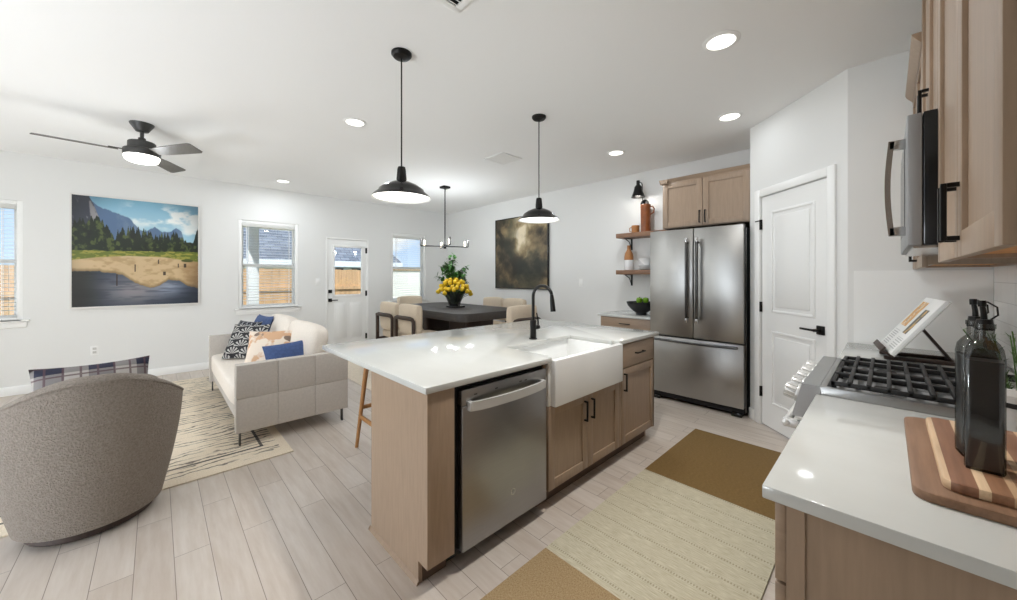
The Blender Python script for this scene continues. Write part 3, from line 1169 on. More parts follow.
vs = [tb.verts.new(p) for p in ((X0, Y0, ZE), (X1, Y0, ZE), (X1, Y1, ZE), (X0, Y1, ZE), (-17.85, 2.9, 4.0), (-17.85, 7.0, 4.0))]
for q in ((0, 1, 4), (1, 2, 5, 4), (2, 3, 5), (3, 0, 4, 5), (3, 2, 1, 0)):
    tb.faces.new([vs[i] for i in q])
bmesh.ops.recalc_face_normals(tb, faces=tb.faces[:])
rf._add(tb)
rf.build('roof', shingle_mat(), nb)
for a, b, c, d in ((X1 - 0.02, X1 + 0.05, Y0, Y1), (X0, X1, Y0 - 0.05, Y0 + 0.02)):
    box(a, b, c, d, ZE - 0.20, ZE + 0.01).build('fascia', m_white, nb)
for yy in (4.9, 5.75):
    wv = MB().box(-15.24, -15.14, yy, yy + 0.5, 1.0, 1.66).build('window', m_smoke, nb)
for yy, zz in ((5.0, 2.45), (5.9, 2.35)):
    MB().cyl((-15.9, yy, zz - 0.45), (-15.9, yy, zz + 0.02), 0.05, seg=10).build('roof_vent', m_white, nb)
sh = T('garden_wall', 'pale cream boundary wall with brown coping seen through the dining window', 'wall', (-12.0, 8.6, -0.2))
box(-12.1, -11.95, 5.2, 11.5, -0.2, 1.55).build('wall_panel', mk('cream_render', (240, 232, 220), 0.8), sh)
box(-12.14, -11.9, 5.2, 11.5, 1.55, 1.66, 0.01).build('coping', mk('brown_coping', (186, 150, 116), 0.8), sh)
pc = T('porch', 'white porch post and beam standing outside the window behind the sofa', 'porch', (-8.5, 2.4, -0.2))
box(-8.6, -8.42, 1.25, 1.43, -0.2, 2.28, 0.008).box(-8.62, -8.4, 1.23, 1.45, -0.2, 0.0, 0.006).build('post', m_trim, pc)
box(-8.6, -8.42, 3.62, 3.80, -0.2, 2.28, 0.008).build('post', m_trim, pc)
box(-8.6, -8.42, 1.1, 3.9, 2.28, 2.55, 0.008).build('beam', m_trim, pc)
box(-8.62, XW - 0.17, 1.0, 4.0, 2.55, 2.62).build('soffit', m_trim, pc)

# ------------------------------------------------------------------ cabinet parts


def shaker_x(parent, x, y0, y1, z0, z1, name='door', mat=None, th=0.019, rail=0.055, face=-1, gap=0.002):
    """shaker front in a plane of constant x; face = -1 looks to -x, +1 to +x; x is the carcass face"""
    y0, y1, z0, z1 = y0 + gap, y1 - gap, z0 + gap, z1 - gap
    xf = x + face * th
    lo, hi = min(x, xf), max(x, xf)
    m = MB()
    m.box(lo, hi, y0, y0 + rail, z0, z1, 0.0015).box(lo, hi, y1 - rail, y1, z0, z1, 0.0015)
    m.box(lo, hi, y0 + rail, y1 - rail, z0, z0 + rail, 0.0015).box(lo, hi, y0 + rail, y1 - rail, z1 - rail, z1, 0.0015)
    xp = x + face * (th - 0.009)
    m.box(min(x, xp), max(x, xp), y0 + rail - 0.004, y1 - rail + 0.004, z0 + rail - 0.004, z1 - rail + 0.004)
    return m.build(name, mat or m_taupe, parent)


def shaker_y(parent, y, x0, x1, z0, z1, name='door', th=0.019, rail=0.055, gap=0.002):
    """shaker front facing -y, y is the carcass face"""
    x0, x1, z0, z1 = x0 + gap, x1 - gap, z0 + gap, z1 - gap
    m = MB()
    m.box(x0, x0 + rail, y - th, y, z0, z1, 0.0015).box(x1 - rail, x1, y - th, y, z0, z1, 0.0015)
    m.box(x0 + rail, x1 - rail, y - th, y, z0, z0 + rail, 0.0015).box(x0 + rail, x1 - rail, y - th, y, z1 - rail, z1, 0.0015)
    m.box(x0 + rail - 0.004, x1 - rail + 0.004, y - th + 0.009, y, z0 + rail - 0.004, z1 - rail + 0.004)
    return m.build(name, m_taupe, parent)


def pull(parent, base, along, out, length, name='handle', r=0.005, mat=None, stand=0.028):
    """bar pull: base = centre on the face, along/out unit vectors"""
    b, a, o = Vector(base), Vector(along), Vector(out)
    n = a.cross(o)
    m = MB()
    rot = Matrix((a, n, o)).transposed().to_4x4()
    M_ = Matrix.Translation(b) @ rot
    h = length / 2
    m.box(-h, h, -r, r, stand - 2 * r, stand, 0.0015, mat=M_)
    m.box(-h, -h + 2 * r, -r, r, 0, stand - 2 * r, mat=M_)
    m.box(h - 2 * r, h, -r, r, 0, stand - 2 * r, mat=M_)
    return m.build(name, mat or m_black, parent)


# ------------------------------------------------------------------ island
CT, CB = 0.87, 0.842
IX0, IX1, IY0, IY1 = -1.885, -1.352, 0.815, 2.955       # carcass; doors stand on IX1
island = T('island_cabinet', 'taupe wood kitchen island base under the white worktop', 'cabinet', (-1.62, 1.9, 0))
cr = MB()
cr.box(IX0 + 0.02, IX1, IY0 + 0.02, 0.957, 0.10, CB - 0.001)                   # filler by the dishwasher
cr.box(IX0 + 0.02, IX0 + 0.06, 0.957, 1.585, 0.10, CB - 0.001)
cr.box(IX0 + 0.02, IX1, 1.578, 1.60, 0.10, CB - 0.001)
cr.box(IX0 + 0.02, IX1, 1.60, 2.395, 0.10, 0.585)
cr.box(IX0 + 0.02, -1.80, 1.60, 2.395, 0.585, CB - 0.001)
cr.box(IX0 + 0.02, IX1, 2.395, IY1 - 0.02, 0.10, CB - 0.001)
cr.build('carcass', m_taupe, island)
# end panel with toe notch, back panel
ep = MB().prism([(IX0, 0.0), (IX1 - 0.055, 0.0), (IX1 - 0.055, 0.10), (IX1 + 0.019, 0.10), (IX1 + 0.019, CB - 0.001), (IX0, CB - 0.001)], 'y', IY0, IY0 + 0.02)
ep.build('end_panel', m_taupe, island)
ep = MB().prism([(IX0, 0.0), (IX1 - 0.055, 0.0), (IX1 - 0.055, 0.10), (IX1 + 0.019, 0.10), (IX1 + 0.019, CB - 0.001), (IX0, CB - 0.001)], 'y', IY1 - 0.02, IY1)
ep.build('end_panel', m_taupe, island)
box(IX0, IX0 + 0.02, IY0 + 0.02, IY1 - 0.02, 0, CB - 0.001).build('back_panel', m_taupe, island)
box(IX1, IX1 + 0.019, IY0 + 0.02, 0.953, 0.10, CB - 0.001, 0.001).build('filler', m_taupe, island)
MB().box(IX0 + 0.02, IX1 - 0.055, 0.838, 0.957, 0, 0.10).box(IX0 + 0.02, IX1 - 0.055, 1.578, IY1 - 0.02, 0, 0.10).build('toe_kick', m_toe, island)
sm_ = MB()
sm_.prism([(IX0 - 0.012, 0), (IX0, 0), (IX0, 0.018), (IX0 - 0.006, 0.014)], 'y', IY0 - 0.012, IY1)
sm_.prism([(IY0 - 0.012, 0), (IY0, 0), (IY0, 0.018), (IY0 - 0.006, 0.014)], 'x', IX0 - 0.012, IX1 - 0.05)
sm_.build('shoe_moulding', m_taupe, island)
for a, b, hy in ((1.602, 1.997, 1.958), (1.997, 2.393, 2.036)):
    dr = shaker_x(island, IX1, a, b, 0.105, 0.588, face=1)
    pull(dr, (IX1 + 0.019, hy, 0.48), (0, 0, 1), (1, 0, 0), 0.128)
dr = shaker_x(island, IX1, 2.425, IY1 - 0.003, 0.105, 0.655, face=1)
pull(dr, (IX1 + 0.019, 2.46, 0.56), (0, 0, 1), (1, 0, 0), 0.128)
dw = MB().box(IX1, IX1 + 0.019, 2.427, IY1 - 0.005, 0.662, 0.832, 0.0015).build('drawer', m_taupe_h, island)
pull(dw, (IX1 + 0.019, 2.69, 0.752), (0, 1, 0), (1, 0, 0), 0.128)
box(IX1, IX1 + 0.017, 2.397, 2.424, 0.105, CB - 0.002).build('stile', m_taupe, island)

# worktop with a cut-out over the apron sink
CX0, CX1, CY0, CY1 = -2.63, -1.352 + 0.0, 0.80, 3.03
CXR = -1.352
SX0, SY0, SY1 = -1.742, 1.648, 2.358
ct = MB()
poly = [(CX0, CY0), (CXR, CY0), (CXR, 1.628), (-1.372, 1.634), (-1.372, SY0), (SX0, SY0), (SX0, SY1), (-1.372, SY1), (-1.372, 2.374), (CXR, 2.380), (CXR, CY1), (CX0, CY1)]
poly = [(CX0, CY0), (CXR + 0.03, CY0), (CXR + 0.03, 1.615), (CXR + 0.03, 1.62), (-1.375, SY0 - 0.02), (-1.375, SY0), (SX0, SY0), (SX0, SY1), (-1.375, SY1), (-1.375, SY1 + 0.02), (CXR + 0.03, 2.385), (CXR + 0.03, CY1), (CX0, CY1)]
ct.prism(poly, 'z', CB, CT, bev=0.0025)
tag(ct.build('island_worktop', m_quartz), 'glossy white quartz worktop on the kitchen island with a sink cut-out', 'worktop')

# apron sink
sk = T('farmhouse_sink', 'white fireclay apron-front sink set into the island', 'sink', (-1.55, 2.0, 0.59))
x0, x1, y0, y1, zt, zb = -1.79, -1.298, 1.604, 2.392, CB - 0.0015, 0.589
s = MB()
t = 0.028
s.box(x1 - 0.038, x1, 1.6225, 2.3825, zb, 0.856, 0.006, 3)                # apron front
s.box(x0, x0 + t, y0, y1, zb, zt, 0.003)
s.box(x0 + t, x1 - 0.038, y0, y0 + 0.045, zb, zt, 0.003)
s.box(x0 + t, x1 - 0.038, y1 - 0.045, y1, zb, zt, 0.003)
s.box(x0 + t, x1 - 0.038, y0 + 0.045, y1 - 0.045, zb, zb + 0.03)
s.build('basin', m_ceramic, sk)
MB().lathe([(0, 0.004), (0.03, 0.004), (0.042, 0.0), (0.046, 0.0), (0.046, 0.006), (0.03, 0.008), (0, 0.006)], (-1.56, 2.0, zb + 0.03), 20).build('drain', m_steel_h, sk)

# faucet
fx, fy = -1.815, 2.005
fc = T('kitchen_faucet', 'matt black gooseneck pull-down faucet behind the island sink', 'faucet', (fx, fy, CT))
MB().cyl((fx, fy, CT), (fx, fy, CT + 0.008), 0.03, seg=24, bev=0.002).cyl((fx, fy, CT + 0.008), (fx, fy, CT + 0.14), 0.023, seg=24, bev=0.002).build('body', m_black, fc)
fdir = Vector((1.0, 0.15, 0)).normalized()
pts = [Vector((fx, fy, CT + 0.13)), Vector((fx, fy, CT + 0.28))]
rr = 0.080
for k in range(0, 13):
    a = PI - k * (PI * 0.93) / 12
    pts.append(Vector((fx, fy, CT + 0.315)) + fdir * (rr + rr * math.cos(a)) + Vector((0, 0, rr * math.sin(a))))
MB().tube(pts, 0.0115, 14).build('spout', m_black, fc)
e0 = pts[-1]
e1 = e0 + Vector((0.012, 0.002, -0.12))
MB().cyl(e0, e0.lerp(e1, 0.25), 0.012, 0.015, 16).cyl(e0.lerp(e1, 0.25), e1, 0.0155, 0.019, 16, 0.002).build('spray_head', m_black, fc)
lv = MB().cyl((fx, fy + 0.02, CT + 0.085), (fx, fy + 0.062, CT + 0.085), 0.017, seg=16, bev=0.002)
lv.tube([(fx, fy + 0.055, CT + 0.09), (fx - 0.004, fy + 0.058, CT + 0.13), (fx - 0.01, fy + 0.05, CT + 0.19)], [0.007, 0.006, 0.0045], 10)
lv.build('lever', m_black, fc)

# dishwasher
dy0, dy1 = 0.99, 1.574
dwm = T('dishwasher', 'stainless steel dishwasher built into the end of the island', 'dishwasher', (-1.6, 1.28, 0))
box(-1.82, IX1 - 0.012, 0.959, 1.577, 0.06, CB - 0.004).build('tub', m_gap, dwm)
box(-1.80, IX1 - 0.075, 0.965, 1.573, 0.0, 0.06).build('base', m_gap, dwm)
dr = box(IX1 - 0.012, IX1 + 0.028, dy0, dy1, 0.085, 0.742, 0.004).build('door', m_steel_y, dwm)
box(IX1 - 0.012, IX1 + 0.024, dy0, dy1, 0.744, 0.816, 0.003).build('control_panel', m_steel_y, dwm)
hb = MB()
pts = []
for k in range(13):
    u = k / 12
    pts.append((IX1 + 0.042 + 0.03 * math.sin(PI * u) ** 0.6, dy0 + 0.035 + (dy1 - dy0 - 0.07) * u, 0.742))
hb.tube(pts, 0.01, sect=[(-0.021, -0.006), (0.021, -0.006), (0.021, 0.006), (-0.021, 0.006)])
for yy in (dy0 + 0.04, dy1 - 0.04):
    hb.box(IX1 + 0.02, IX1 + 0.05, yy - 0.012, yy + 0.012, 0.722, 0.762, 0.002)
hb.build('handle', m_satin, dr)
em = MB().lathe([(0.013, 0), (0.016, 0), (0.016, 0.001), (0.013, 0.001)], close=True, seg=24, mat=Matrix.Translation((IX1 + 0.028, 1.31, 0.235)) @ Matrix.Rotation(PI / 2, 4, 'Y'))
em.tube([(IX1 + 0.0288, 1.31 + 0.006 * math.cos(a), 0.235 + 0.006 * math.sin(a)) for a in [k * PI / 5 for k in range(9)]], 0.0008, 6)
em.build('badge', m_steel_h, dr)
for yy in (1.06, 1.19, 1.36, 1.40):
    box(IX1 + 0.024, IX1 + 0.025, yy, yy + 0.018, 0.782, 0.788).build('button', m_steel_d, dwm)

# bar stool under the overhang
st = T('bar_stool', 'brown wooden bar stool tucked under the island overhang', 'stool', (-2.68, 1.32, 0))
sx, sy = -2.68, 1.32
MB().box(sx - 0.17, sx + 0.17, sy - 0.18, sy + 0.18, 0.655, 0.70, 0.02, 3).build('seat', m_stoolwood, st)
for a, b in ((-1, -1), (-1, 1), (1, -1), (1, 1)):
    MB().cyl((sx + a * 0.195, sy + b * 0.195, 0), (sx + a * 0.13, sy + b * 0.14, 0.66), 0.0125, 0.019, 14).build('leg', m_stoolwood, st)
for b in (-1, 1):
    MB().box(sx - 0.17, sx + 0.17, sy + b * 0.174 - 0.009, sy + b * 0.174 + 0.009, 0.225, 0.255, 0.004).build('stretcher', m_stoolwood, st)
for a in (-1, 1):
    MB().box(sx + a * 0.168 - 0.009, sx + a * 0.168 + 0.009, sy - 0.16, sy + 0.16, 0.295, 0.325, 0.004).build('stretcher', m_stoolwood, st)

# ------------------------------------------------------------------ fridge
FX0, FX1, FY = -1.826, -0.915, 3.95
fr = T('refrigerator', 'stainless french-door refrigerator between the shelves and the pantry', 'refrigerator', (-1.37, 4.3, 0))
box(FX0 + 0.006, FX1 - 0.004, FY + 0.075, YA - 0.04, 0.03, 1.80, 0.004).build('body', m_steel_d, fr)
xm = (FX0 + FX1) / 2 - 0.004
for a, b, hxx in ((FX0, xm - 0.004, xm - 0.05), (xm + 0.004, FX1 - 0.012, xm + 0.05)):
    dr = box(a, b, FY, FY + 0.072, 0.70, 1.826, 0.006).build('door', m_steel, fr)
    MB().cyl((hxx, FY - 0.05, 0.865), (hxx, FY - 0.05, 1.725), 0.014, seg=16, bev=0.002).cyl((hxx, FY - 0.05, 0.91), (hxx, FY, 0.91), 0.009).cyl((hxx, FY - 0.05, 1.68), (hxx, FY, 1.68), 0.009).build('handle', m_steel_d, dr)
    for zz in (0.885, 1.705):
        MB().cyl((hxx, FY - 0.05, zz - 0.022), (hxx, FY - 0.05, zz + 0.022), 0.0155, seg=16, bev=0.002).build('handle_cap', m_steel_h, dr)
dr = box(FX0, FX1 - 0.012, FY, FY + 0.072, 0.085, 0.686, 0.006).build('freezer_drawer', m_steel, fr)
hb = MB()
hb.tube([(FX0 + 0.03 + (FX1 - FX0 - 0.09) * k / 12, FY - 0.028 - 0.022 * math.sin(PI * k / 12), 0.655) for k in range(13)], 0.012, 12)
hb.cyl((FX0 + 0.04, FY - 0.03, 0.655), (FX0 + 0.04, FY, 0.655), 0.01).cyl((FX1 - 0.07, FY - 0.03, 0.655), (FX1 - 0.07, FY, 0.655), 0.01)
hb.build('handle', m_steel_d, dr)
box(FX0 + 0.02, FX1 - 0.02, FY + 0.03, FY + 0.074, 0.03, 0.082).build('kick_grille', m_gap, fr)
for xx in (FX0 + 0.05, FX1 - 0.09):
    box(xx - 0.03, xx + 0.06, FY + 0.005, FY + 0.074, 0.0, 0.04, 0.006).build('foot', m_blackp, fr)
for xx in (FX0 + 0.05, FX1 - 0.06):
    box(xx - 0.03, xx + 0.04, FY + 0.03, FY + 0.12, 1.8, 1.835, 0.005).build('hinge_cover', m_steel_d, fr)

# cabinet above the fridge
fcb = T('wall_cabinet', 'two-door taupe wall cabinet above the refrigerator', 'cabinet', (-1.34, 4.4, 1.86))
box(-1.735, AX - 0.002, 4.07, YA - 0.002, 1.86, 2.36).build('carcass', m_taupe, fcb)
for a, b, hxx in ((-1.732, -1.318, -1.344), (-1.318, AX - 0.004, -1.292)):
    dr = shaker_y(fcb, 4.07, a, b, 1.865, 2.355)
    pull(dr, (hxx, 4.051, 1.955), (0, 0, 1), (0, -1, 0), 0.128)
cw_ = MB()
cw_.prism([(4.051, 2.355), (4.051, 2.365), (4.03, 2.388), (4.026, 2.398), (4.2, 2.398), (4.2, 2.355)], 'x', -1.76, AX - 0.003)
cw_.prism([(-1.737, 2.355), (-1.737, 2.365), (-1.758, 2.388), (-1.762, 2.398), (-1.67, 2.398), (-1.67, 2.355)], 'y', 4.026, YA - 0.003)
cw_.build('crown_moulding', m_taupe_h, fcb)

# base cabinet by the fridge with its own worktop
bc = T('base_cabinet', 'low taupe drawer cabinet under the fruit bowl beside the refrigerator', 'cabinet', (-2.17, 4.35, 0))
box(-2.50, FX0 - 0.01, 4.04, YA - 0.016, 0.10, 0.842).build('carcass', m_taupe, bc)
box(-2.49, FX0 - 0.02, 4.10, YA - 0.03, 0.0, 0.10).build('toe_kick', m_toe, bc)
dw = box(-2.497, FX0 - 0.012, 4.021, 4.04, 0.70, 0.836, 0.0015).build('drawer', m_taupe_h, bc)
pull(dw, (-2.17, 4.021, 0.768), (1, 0, 0), (0, -1, 0), 0.128)
for a, b in ((-2.497, -2.169), (-2.169, FX0 - 0.012)):
    dr = shaker_y(bc, 4.04, a, b, 0.105, 0.695)
    pull(dr, (-2.169 + (0.035 if b > -2 else -0.035), 4.021, 0.6), (0, 0, 1), (0, -1, 0), 0.128)
tag(box(-2.53, FX0 - 0.006, 4.0, YA - 0.0005, 0.842, 0.87, 0.003).build('worktop', m_quartz), 'short white worktop under the bowl of green apples', 'worktop')

# fruit bowl
bx_, by_ = -2.06, 4.22
bw = MB().lathe([(0, 0.0), (0.06, 0.0), (0.062, 0.025), (0.11, 0.06), (0.155, 0.11), (0.172, 0.155), (0.166, 0.156), (0.148, 0.112), (0.104, 0.066), (0.05, 0.04), (0, 0.036)], (bx_, by_, 0.87), 36)
tag(bw.build('fruit_bowl', m_bowl), 'black footed bowl of apples on the short white worktop', 'bowl')
random.seed(3)
apple = None
spots = [(0.075 * math.cos(a), 0.075 * math.sin(a), 0.115) for a in [0.3 + k * PI / 3 for k in range(6)]] + [(0.045, 0.02, 0.178), (-0.04, 0.035, 0.175), (0.0, -0.05, 0.178)]
for i, (a, b, c) in enumerate(spots):
    if apple is None:
        apple = T('green_apple', 'green apple heaped in the black bowl', 'apple', (bx_ + a, by_ + b, 0.87 + c), 0, 'green apples in the black bowl')
        MB().lathe([(0, 0.022), (0.008, 0.026), (0.022, 0.030), (0.033, 0.020), (0.037, 0.0), (0.032, -0.020), (0.018, -0.032), (0, -0.030)], (0, 0, 0), 18).build('flesh', m_apple, apple, local=True)
        MB().cyl((0, 0, 0.02), (0.004, 0.002, 0.042), 0.0018, seg=6).build('stem', m_darkwood, apple, local=True)
    else:
        dup(apple, (bx_ + a, by_ + b, 0.87 + c), random.random() * 6)

# floating shelves
for z, lab in ((1.845, 'upper walnut wall shelf holding the rust brown pitcher'), (1.36, 'lower walnut wall shelf holding the two-tone bottle')):
    t_ = T('wall_shelf', lab, 'shelf', (-2.17, YA - 0.13, z), 0, 'walnut wall shelves')
    box(-2.52, -1.80, YA - 0.25, YA - 0.001, z, z + 0.058, 0.003).build('board', m_walnut, t_)
    for bxx in (-2.42, -1.92):
        b_ = MB().box(bxx - 0.012, bxx + 0.012, YA - 0.006, YA - 0.001, z - 0.15, z - 0.0005)
        b_.box(bxx - 0.012, bxx + 0.012, YA - 0.2, YA - 0.006, z - 0.007, z - 0.0005)
        b_.tube([(bxx, YA - 0.17, z - 0.012), (bxx, YA - 0.07, z - 0.045), (bxx, YA - 0.012, z - 0.13)], 0.006, 8)
        b_.build('bracket', m_black, t_)
SZ1, SZ2 = 1.845 + 0.058, 1.36 + 0.058
# rust pitcher, mug, bottle, dishes
px, py = -2.165, YA - 0.125
pt = T('pitcher', 'tall rust brown ceramic pitcher on the upper shelf', 'pitcher', (px, py, SZ1))
MB().lathe([(0, 0), (0.058, 0), (0.062, 0.01), (0.061, 0.17), (0.063, 0.355), (0.059, 0.36), (0.055, 0.345), (0.052, 0.02), (0, 0.015)], (px, py, SZ1), 28).build('body', m_rust, pt)
MB().tube([(px + 0.058, py - 0.01, SZ1 + 0.325), (px + 0.10, py - 0.012, SZ1 + 0.325), (px + 0.118, py - 0.014, SZ1 + 0.29), (px + 0.112, py - 0.014, SZ1 + 0.245), (px + 0.059, py - 0.01, SZ1 + 0.22)], 0.008, 10).build('handle', m_rust, pt)
mx, my = -2.30, YA - 0.135
mg = T('mug', 'small tan mug beside the rust pitcher on the upper shelf', 'mug', (mx, my, SZ1))
MB().lathe([(0, 0), (0.045, 0), (0.048, 0.006), (0.05, 0.10), (0.046, 0.10), (0.043, 0.012), (0, 0.01)], (mx, my, SZ1), 24).build('body', m_tan, mg)
MB().tube([(mx - 0.046, my, SZ1 + 0.085), (mx - 0.08, my, SZ1 + 0.075), (mx - 0.08, my, SZ1 + 0.03), (mx - 0.046, my, SZ1 + 0.02)], 0.006, 8).build('handle', m_tan, mg)
ox, oy = -2.395, YA - 0.13
bo = T('ceramic_bottle', 'two-tone bottle, tan above and white below, on the lower shelf', 'bottle', (ox, oy, SZ2))
MB().lathe([(0, 0), (0.056, 0), (0.06, 0.01), (0.06, 0.135), (0, 0.135)], (ox, oy, SZ2), 28).build('white_base', m_dishes, bo)
MB().lathe([(0.06, 0.135), (0.058, 0.18), (0.05, 0.225), (0.03, 0.262), (0.022, 0.28), (0.022, 0.325), (0.026, 0.33), (0, 0.33)], (ox, oy, SZ2), 28).build('upper_body', m_tan, bo)
pl, plb = None, 'white plate in the low stack on the lower shelf'
for k in range(5):
    z = SZ2 + 0.011 * k
    if pl is None:
        pl = MB().lathe([(0, 0), (0.055, 0), (0.065, 0.004), (0.105, 0.014), (0.105, 0.017), (0.062, 0.009), (0, 0.006)], (0, 0, 0), 32).build('dinner_plate', m_dishes)
        pl.location = (-2.15, YA - 0.13, z)
        tag(pl, plb, 'plate', 'white plates on the lower shelf')
    else:
        dup(pl, (-2.15, YA - 0.13, z))
bl = MB().lathe([(0, 0), (0.04, 0), (0.042, 0.008), (0.085, 0.05), (0.098, 0.085), (0.094, 0.086), (0.08, 0.052), (0.036, 0.014), (0, 0.012)], (-2.15, YA - 0.13, SZ2 + 0.062), 32).build('serving_bowl', m_dishes)
tag(bl, 'white bowl on top of the plate stack on the lower shelf', 'bowl')

# wall sconce
sx, sz = -2.235, 2.30
sc = T('wall_sconce', 'black barn wall sconce above the upper shelf', 'wall light', (sx, YA, sz))
MB().cyl((sx, YA - 0.018, sz), (sx, YA - 0.0005, sz), 0.055, seg=28, bev=0.004).build('wall_plate', m_black, sc)
MB().tube([(sx, YA - 0.018, sz), (sx, YA - 0.06, sz + 0.01), (sx, YA - 0.075, sz + 0.10), (sx, YA - 0.075, sz + 0.24), (sx, YA - 0.09, sz + 0.262), (sx, YA - 0.19, sz + 0.262)], 0.007, 10).build('arm', m_black, sc)
qx, qy, qz = sx, YA - 0.19, sz + 0.06
MB().cyl((qx, qy, qz + 0.15), (qx, qy, qz + 0.215), 0.022, seg=18, bev=0.003).build('socket', m_black, sc)
MB().lathe([(0.024, 0.16), (0.045, 0.135), (0.055, 0.08), (0.082, 0.012), (0.088, 0.0), (0.083, 0.0), (0.052, 0.078), (0.042, 0.13), (0.024, 0.152)], (qx, qy, qz), 32).build('shade', m_black, sc)
MB().sphere((qx, qy, qz + 0.055), 0.03, 14).build('bulb', m_bulb, sc)
lamp('POINT', 'sconce_light', (qx, qy, qz - 0.01), 1.6, radius=0.03, color=(1, 0.95, 0.88))

# ------------------------------------------------------------------ pictures
lp = T('landscape_picture', 'large thin-framed river valley landscape picture on the window wall', 'picture', (XW, -0.15, 1.64))
ya, yb, za, zb = -0.746, 0.441, 0.946, 2.335
fm = MB()
t = 0.016
for a, b, c, d in ((ya, ya + t, za, zb), (yb - t, yb, za, zb), (ya + t, yb - t, za, za + t), (ya + t, yb - t, zb - t, zb)):
    fm.box(XW + 0.0005, XW + 0.035, a, b, c, d, 0.002)
fm.build('frame', mk('pale_frame', (226, 224, 220), 0.4), lp)
box(XW + 0.0005, XW + 0.022, ya + t, yb - t, za + t, zb - t).build('backing', m_gap, lp)
picture('print', (XW + 0.0235, ya + t, za + t), (0, yb - ya - 2 * t, 0), (0, 0, zb - za - 2 * t), 300, 330, landscape, vcol_mat('landscape_print', 0.35), lp)
ap = T('abstract_painting', 'large brown abstract canvas in a black frame on the dining wall', 'picture', (-4.52, YA, 1.76))
xa, xb, za, zb = -5.166, -3.873, 1.117, 2.398
fm = MB()
t = 0.012
for a, b, c, d in ((xa, xa + t, za, zb), (xb - t, xb, za, zb), (xa + t, xb - t, za, za + t), (xa + t, xb - t, zb - t, zb)):
    fm.box(a, b, YA - 0.045, YA - 0.0005, c, d, 0.001)
fm.build('frame', m_blackp, ap)
box(xa + t, xb - t, YA - 0.035, YA - 0.0005, za + t, zb - t).build('backing', m_gap, ap)
picture('canvas', (xa + t, YA - 0.0365, za + t), (xb - xa - 2 * t, 0, 0), (0, 0, zb - za - 2 * t), 220, 220, abstract, vcol_mat('abstract_canvas', 0.6), ap)

# ------------------------------------------------------------------ wall plates


def plate(name, label, cat, c, axis, kind):
    x, y, z = c
    o = T(name, label, cat, c)
    if axis == 'x':
        box(x, x + 0.006, y - 0.036, y + 0.036, z - 0.058, z + 0.058, 0.003).build('cover', m_white, o)
        if kind == 'outlet':
            for dz in (-0.022, 0.022):
                box(x + 0.006, x + 0.009, y - 0.016, y + 0.016, z + dz - 0.014, z + dz + 0.014, 0.002).build('socket', m_pot, o)
        else:
            box(x + 0.006, x + 0.011, y - 0.016, y + 0.016, z - 0.033, z + 0.033, 0.002).build('rocker', m_white, o)
    else:
        box(x - 0.036, x + 0.036, y - 0.006, y, z - 0.058, z + 0.058, 0.003).build('cover', m_white, o)
        box(x - 0.016, x + 0.016, y - 0.011, y - 0.006, z - 0.033, z + 0.033, 0.002).build('rocker', m_white, o)


plate('wall_outlet', 'white wall outlet low on the wall under the landscape picture', 'outlet', (XW + 0.0005, -0.55, 0.42), 'x', 'outlet')
plate('light_switch', 'white light switch beside the glazed door', 'switch', (XW + 0.0005, 2.0, 1.25), 'x', 'switch')
plate('light_switch', 'white switch plate on the wall right of the abstract painting', 'switch', (-3.25, YA - 0.0005, 1.24), 'y', 'switch')

# ------------------------------------------------------------------ ceiling fixtures
CANS = [((-0.683, 2.412), 'recessed ceiling light nearest the camera, ahead of the pantry'),
        ((-0.95, 3.60), 'recessed ceiling light above the refrigerator and pantry corner'),
        ((-2.117, 3.726), 'recessed ceiling light over the floating wall shelves'),
        ((-3.339, 1.292), 'recessed ceiling light just left of the nearer black pendant'),
        ((-6.128, 1.332), 'small far recessed ceiling light close to the window wall')]
can = None
for (cx, cy), lab in CANS:
    if can is None:
        can = T('recessed_light', lab, 'ceiling light', (cx, cy, CEIL), 0, 'recessed ceiling lights')
        MB().lathe([(0.075, -0.0005), (0.098, -0.0005), (0.098, -0.004), (0.080, -0.010), (0.075, -0.008)], (0, 0, 0), 36, close=True).build('trim_ring', m_white, can, local=True)
        MB().lathe([(0, -0.006), (0.0755, -0.006), (0.0755, -0.001), (0, -0.001)], (0, 0, 0), 36).build('lens', m_glow, can, local=True)
    else:
        dup(can, (cx, cy, CEIL), 0, lab)
    lamp('AREA', 'downlight', (cx, cy, CEIL - 0.014), 1.2 if cy > 3 and cx > -1.5 else (4.5 if cx > -1 else W_CAN), (0, 0, 0), 0.14, color=COOL)

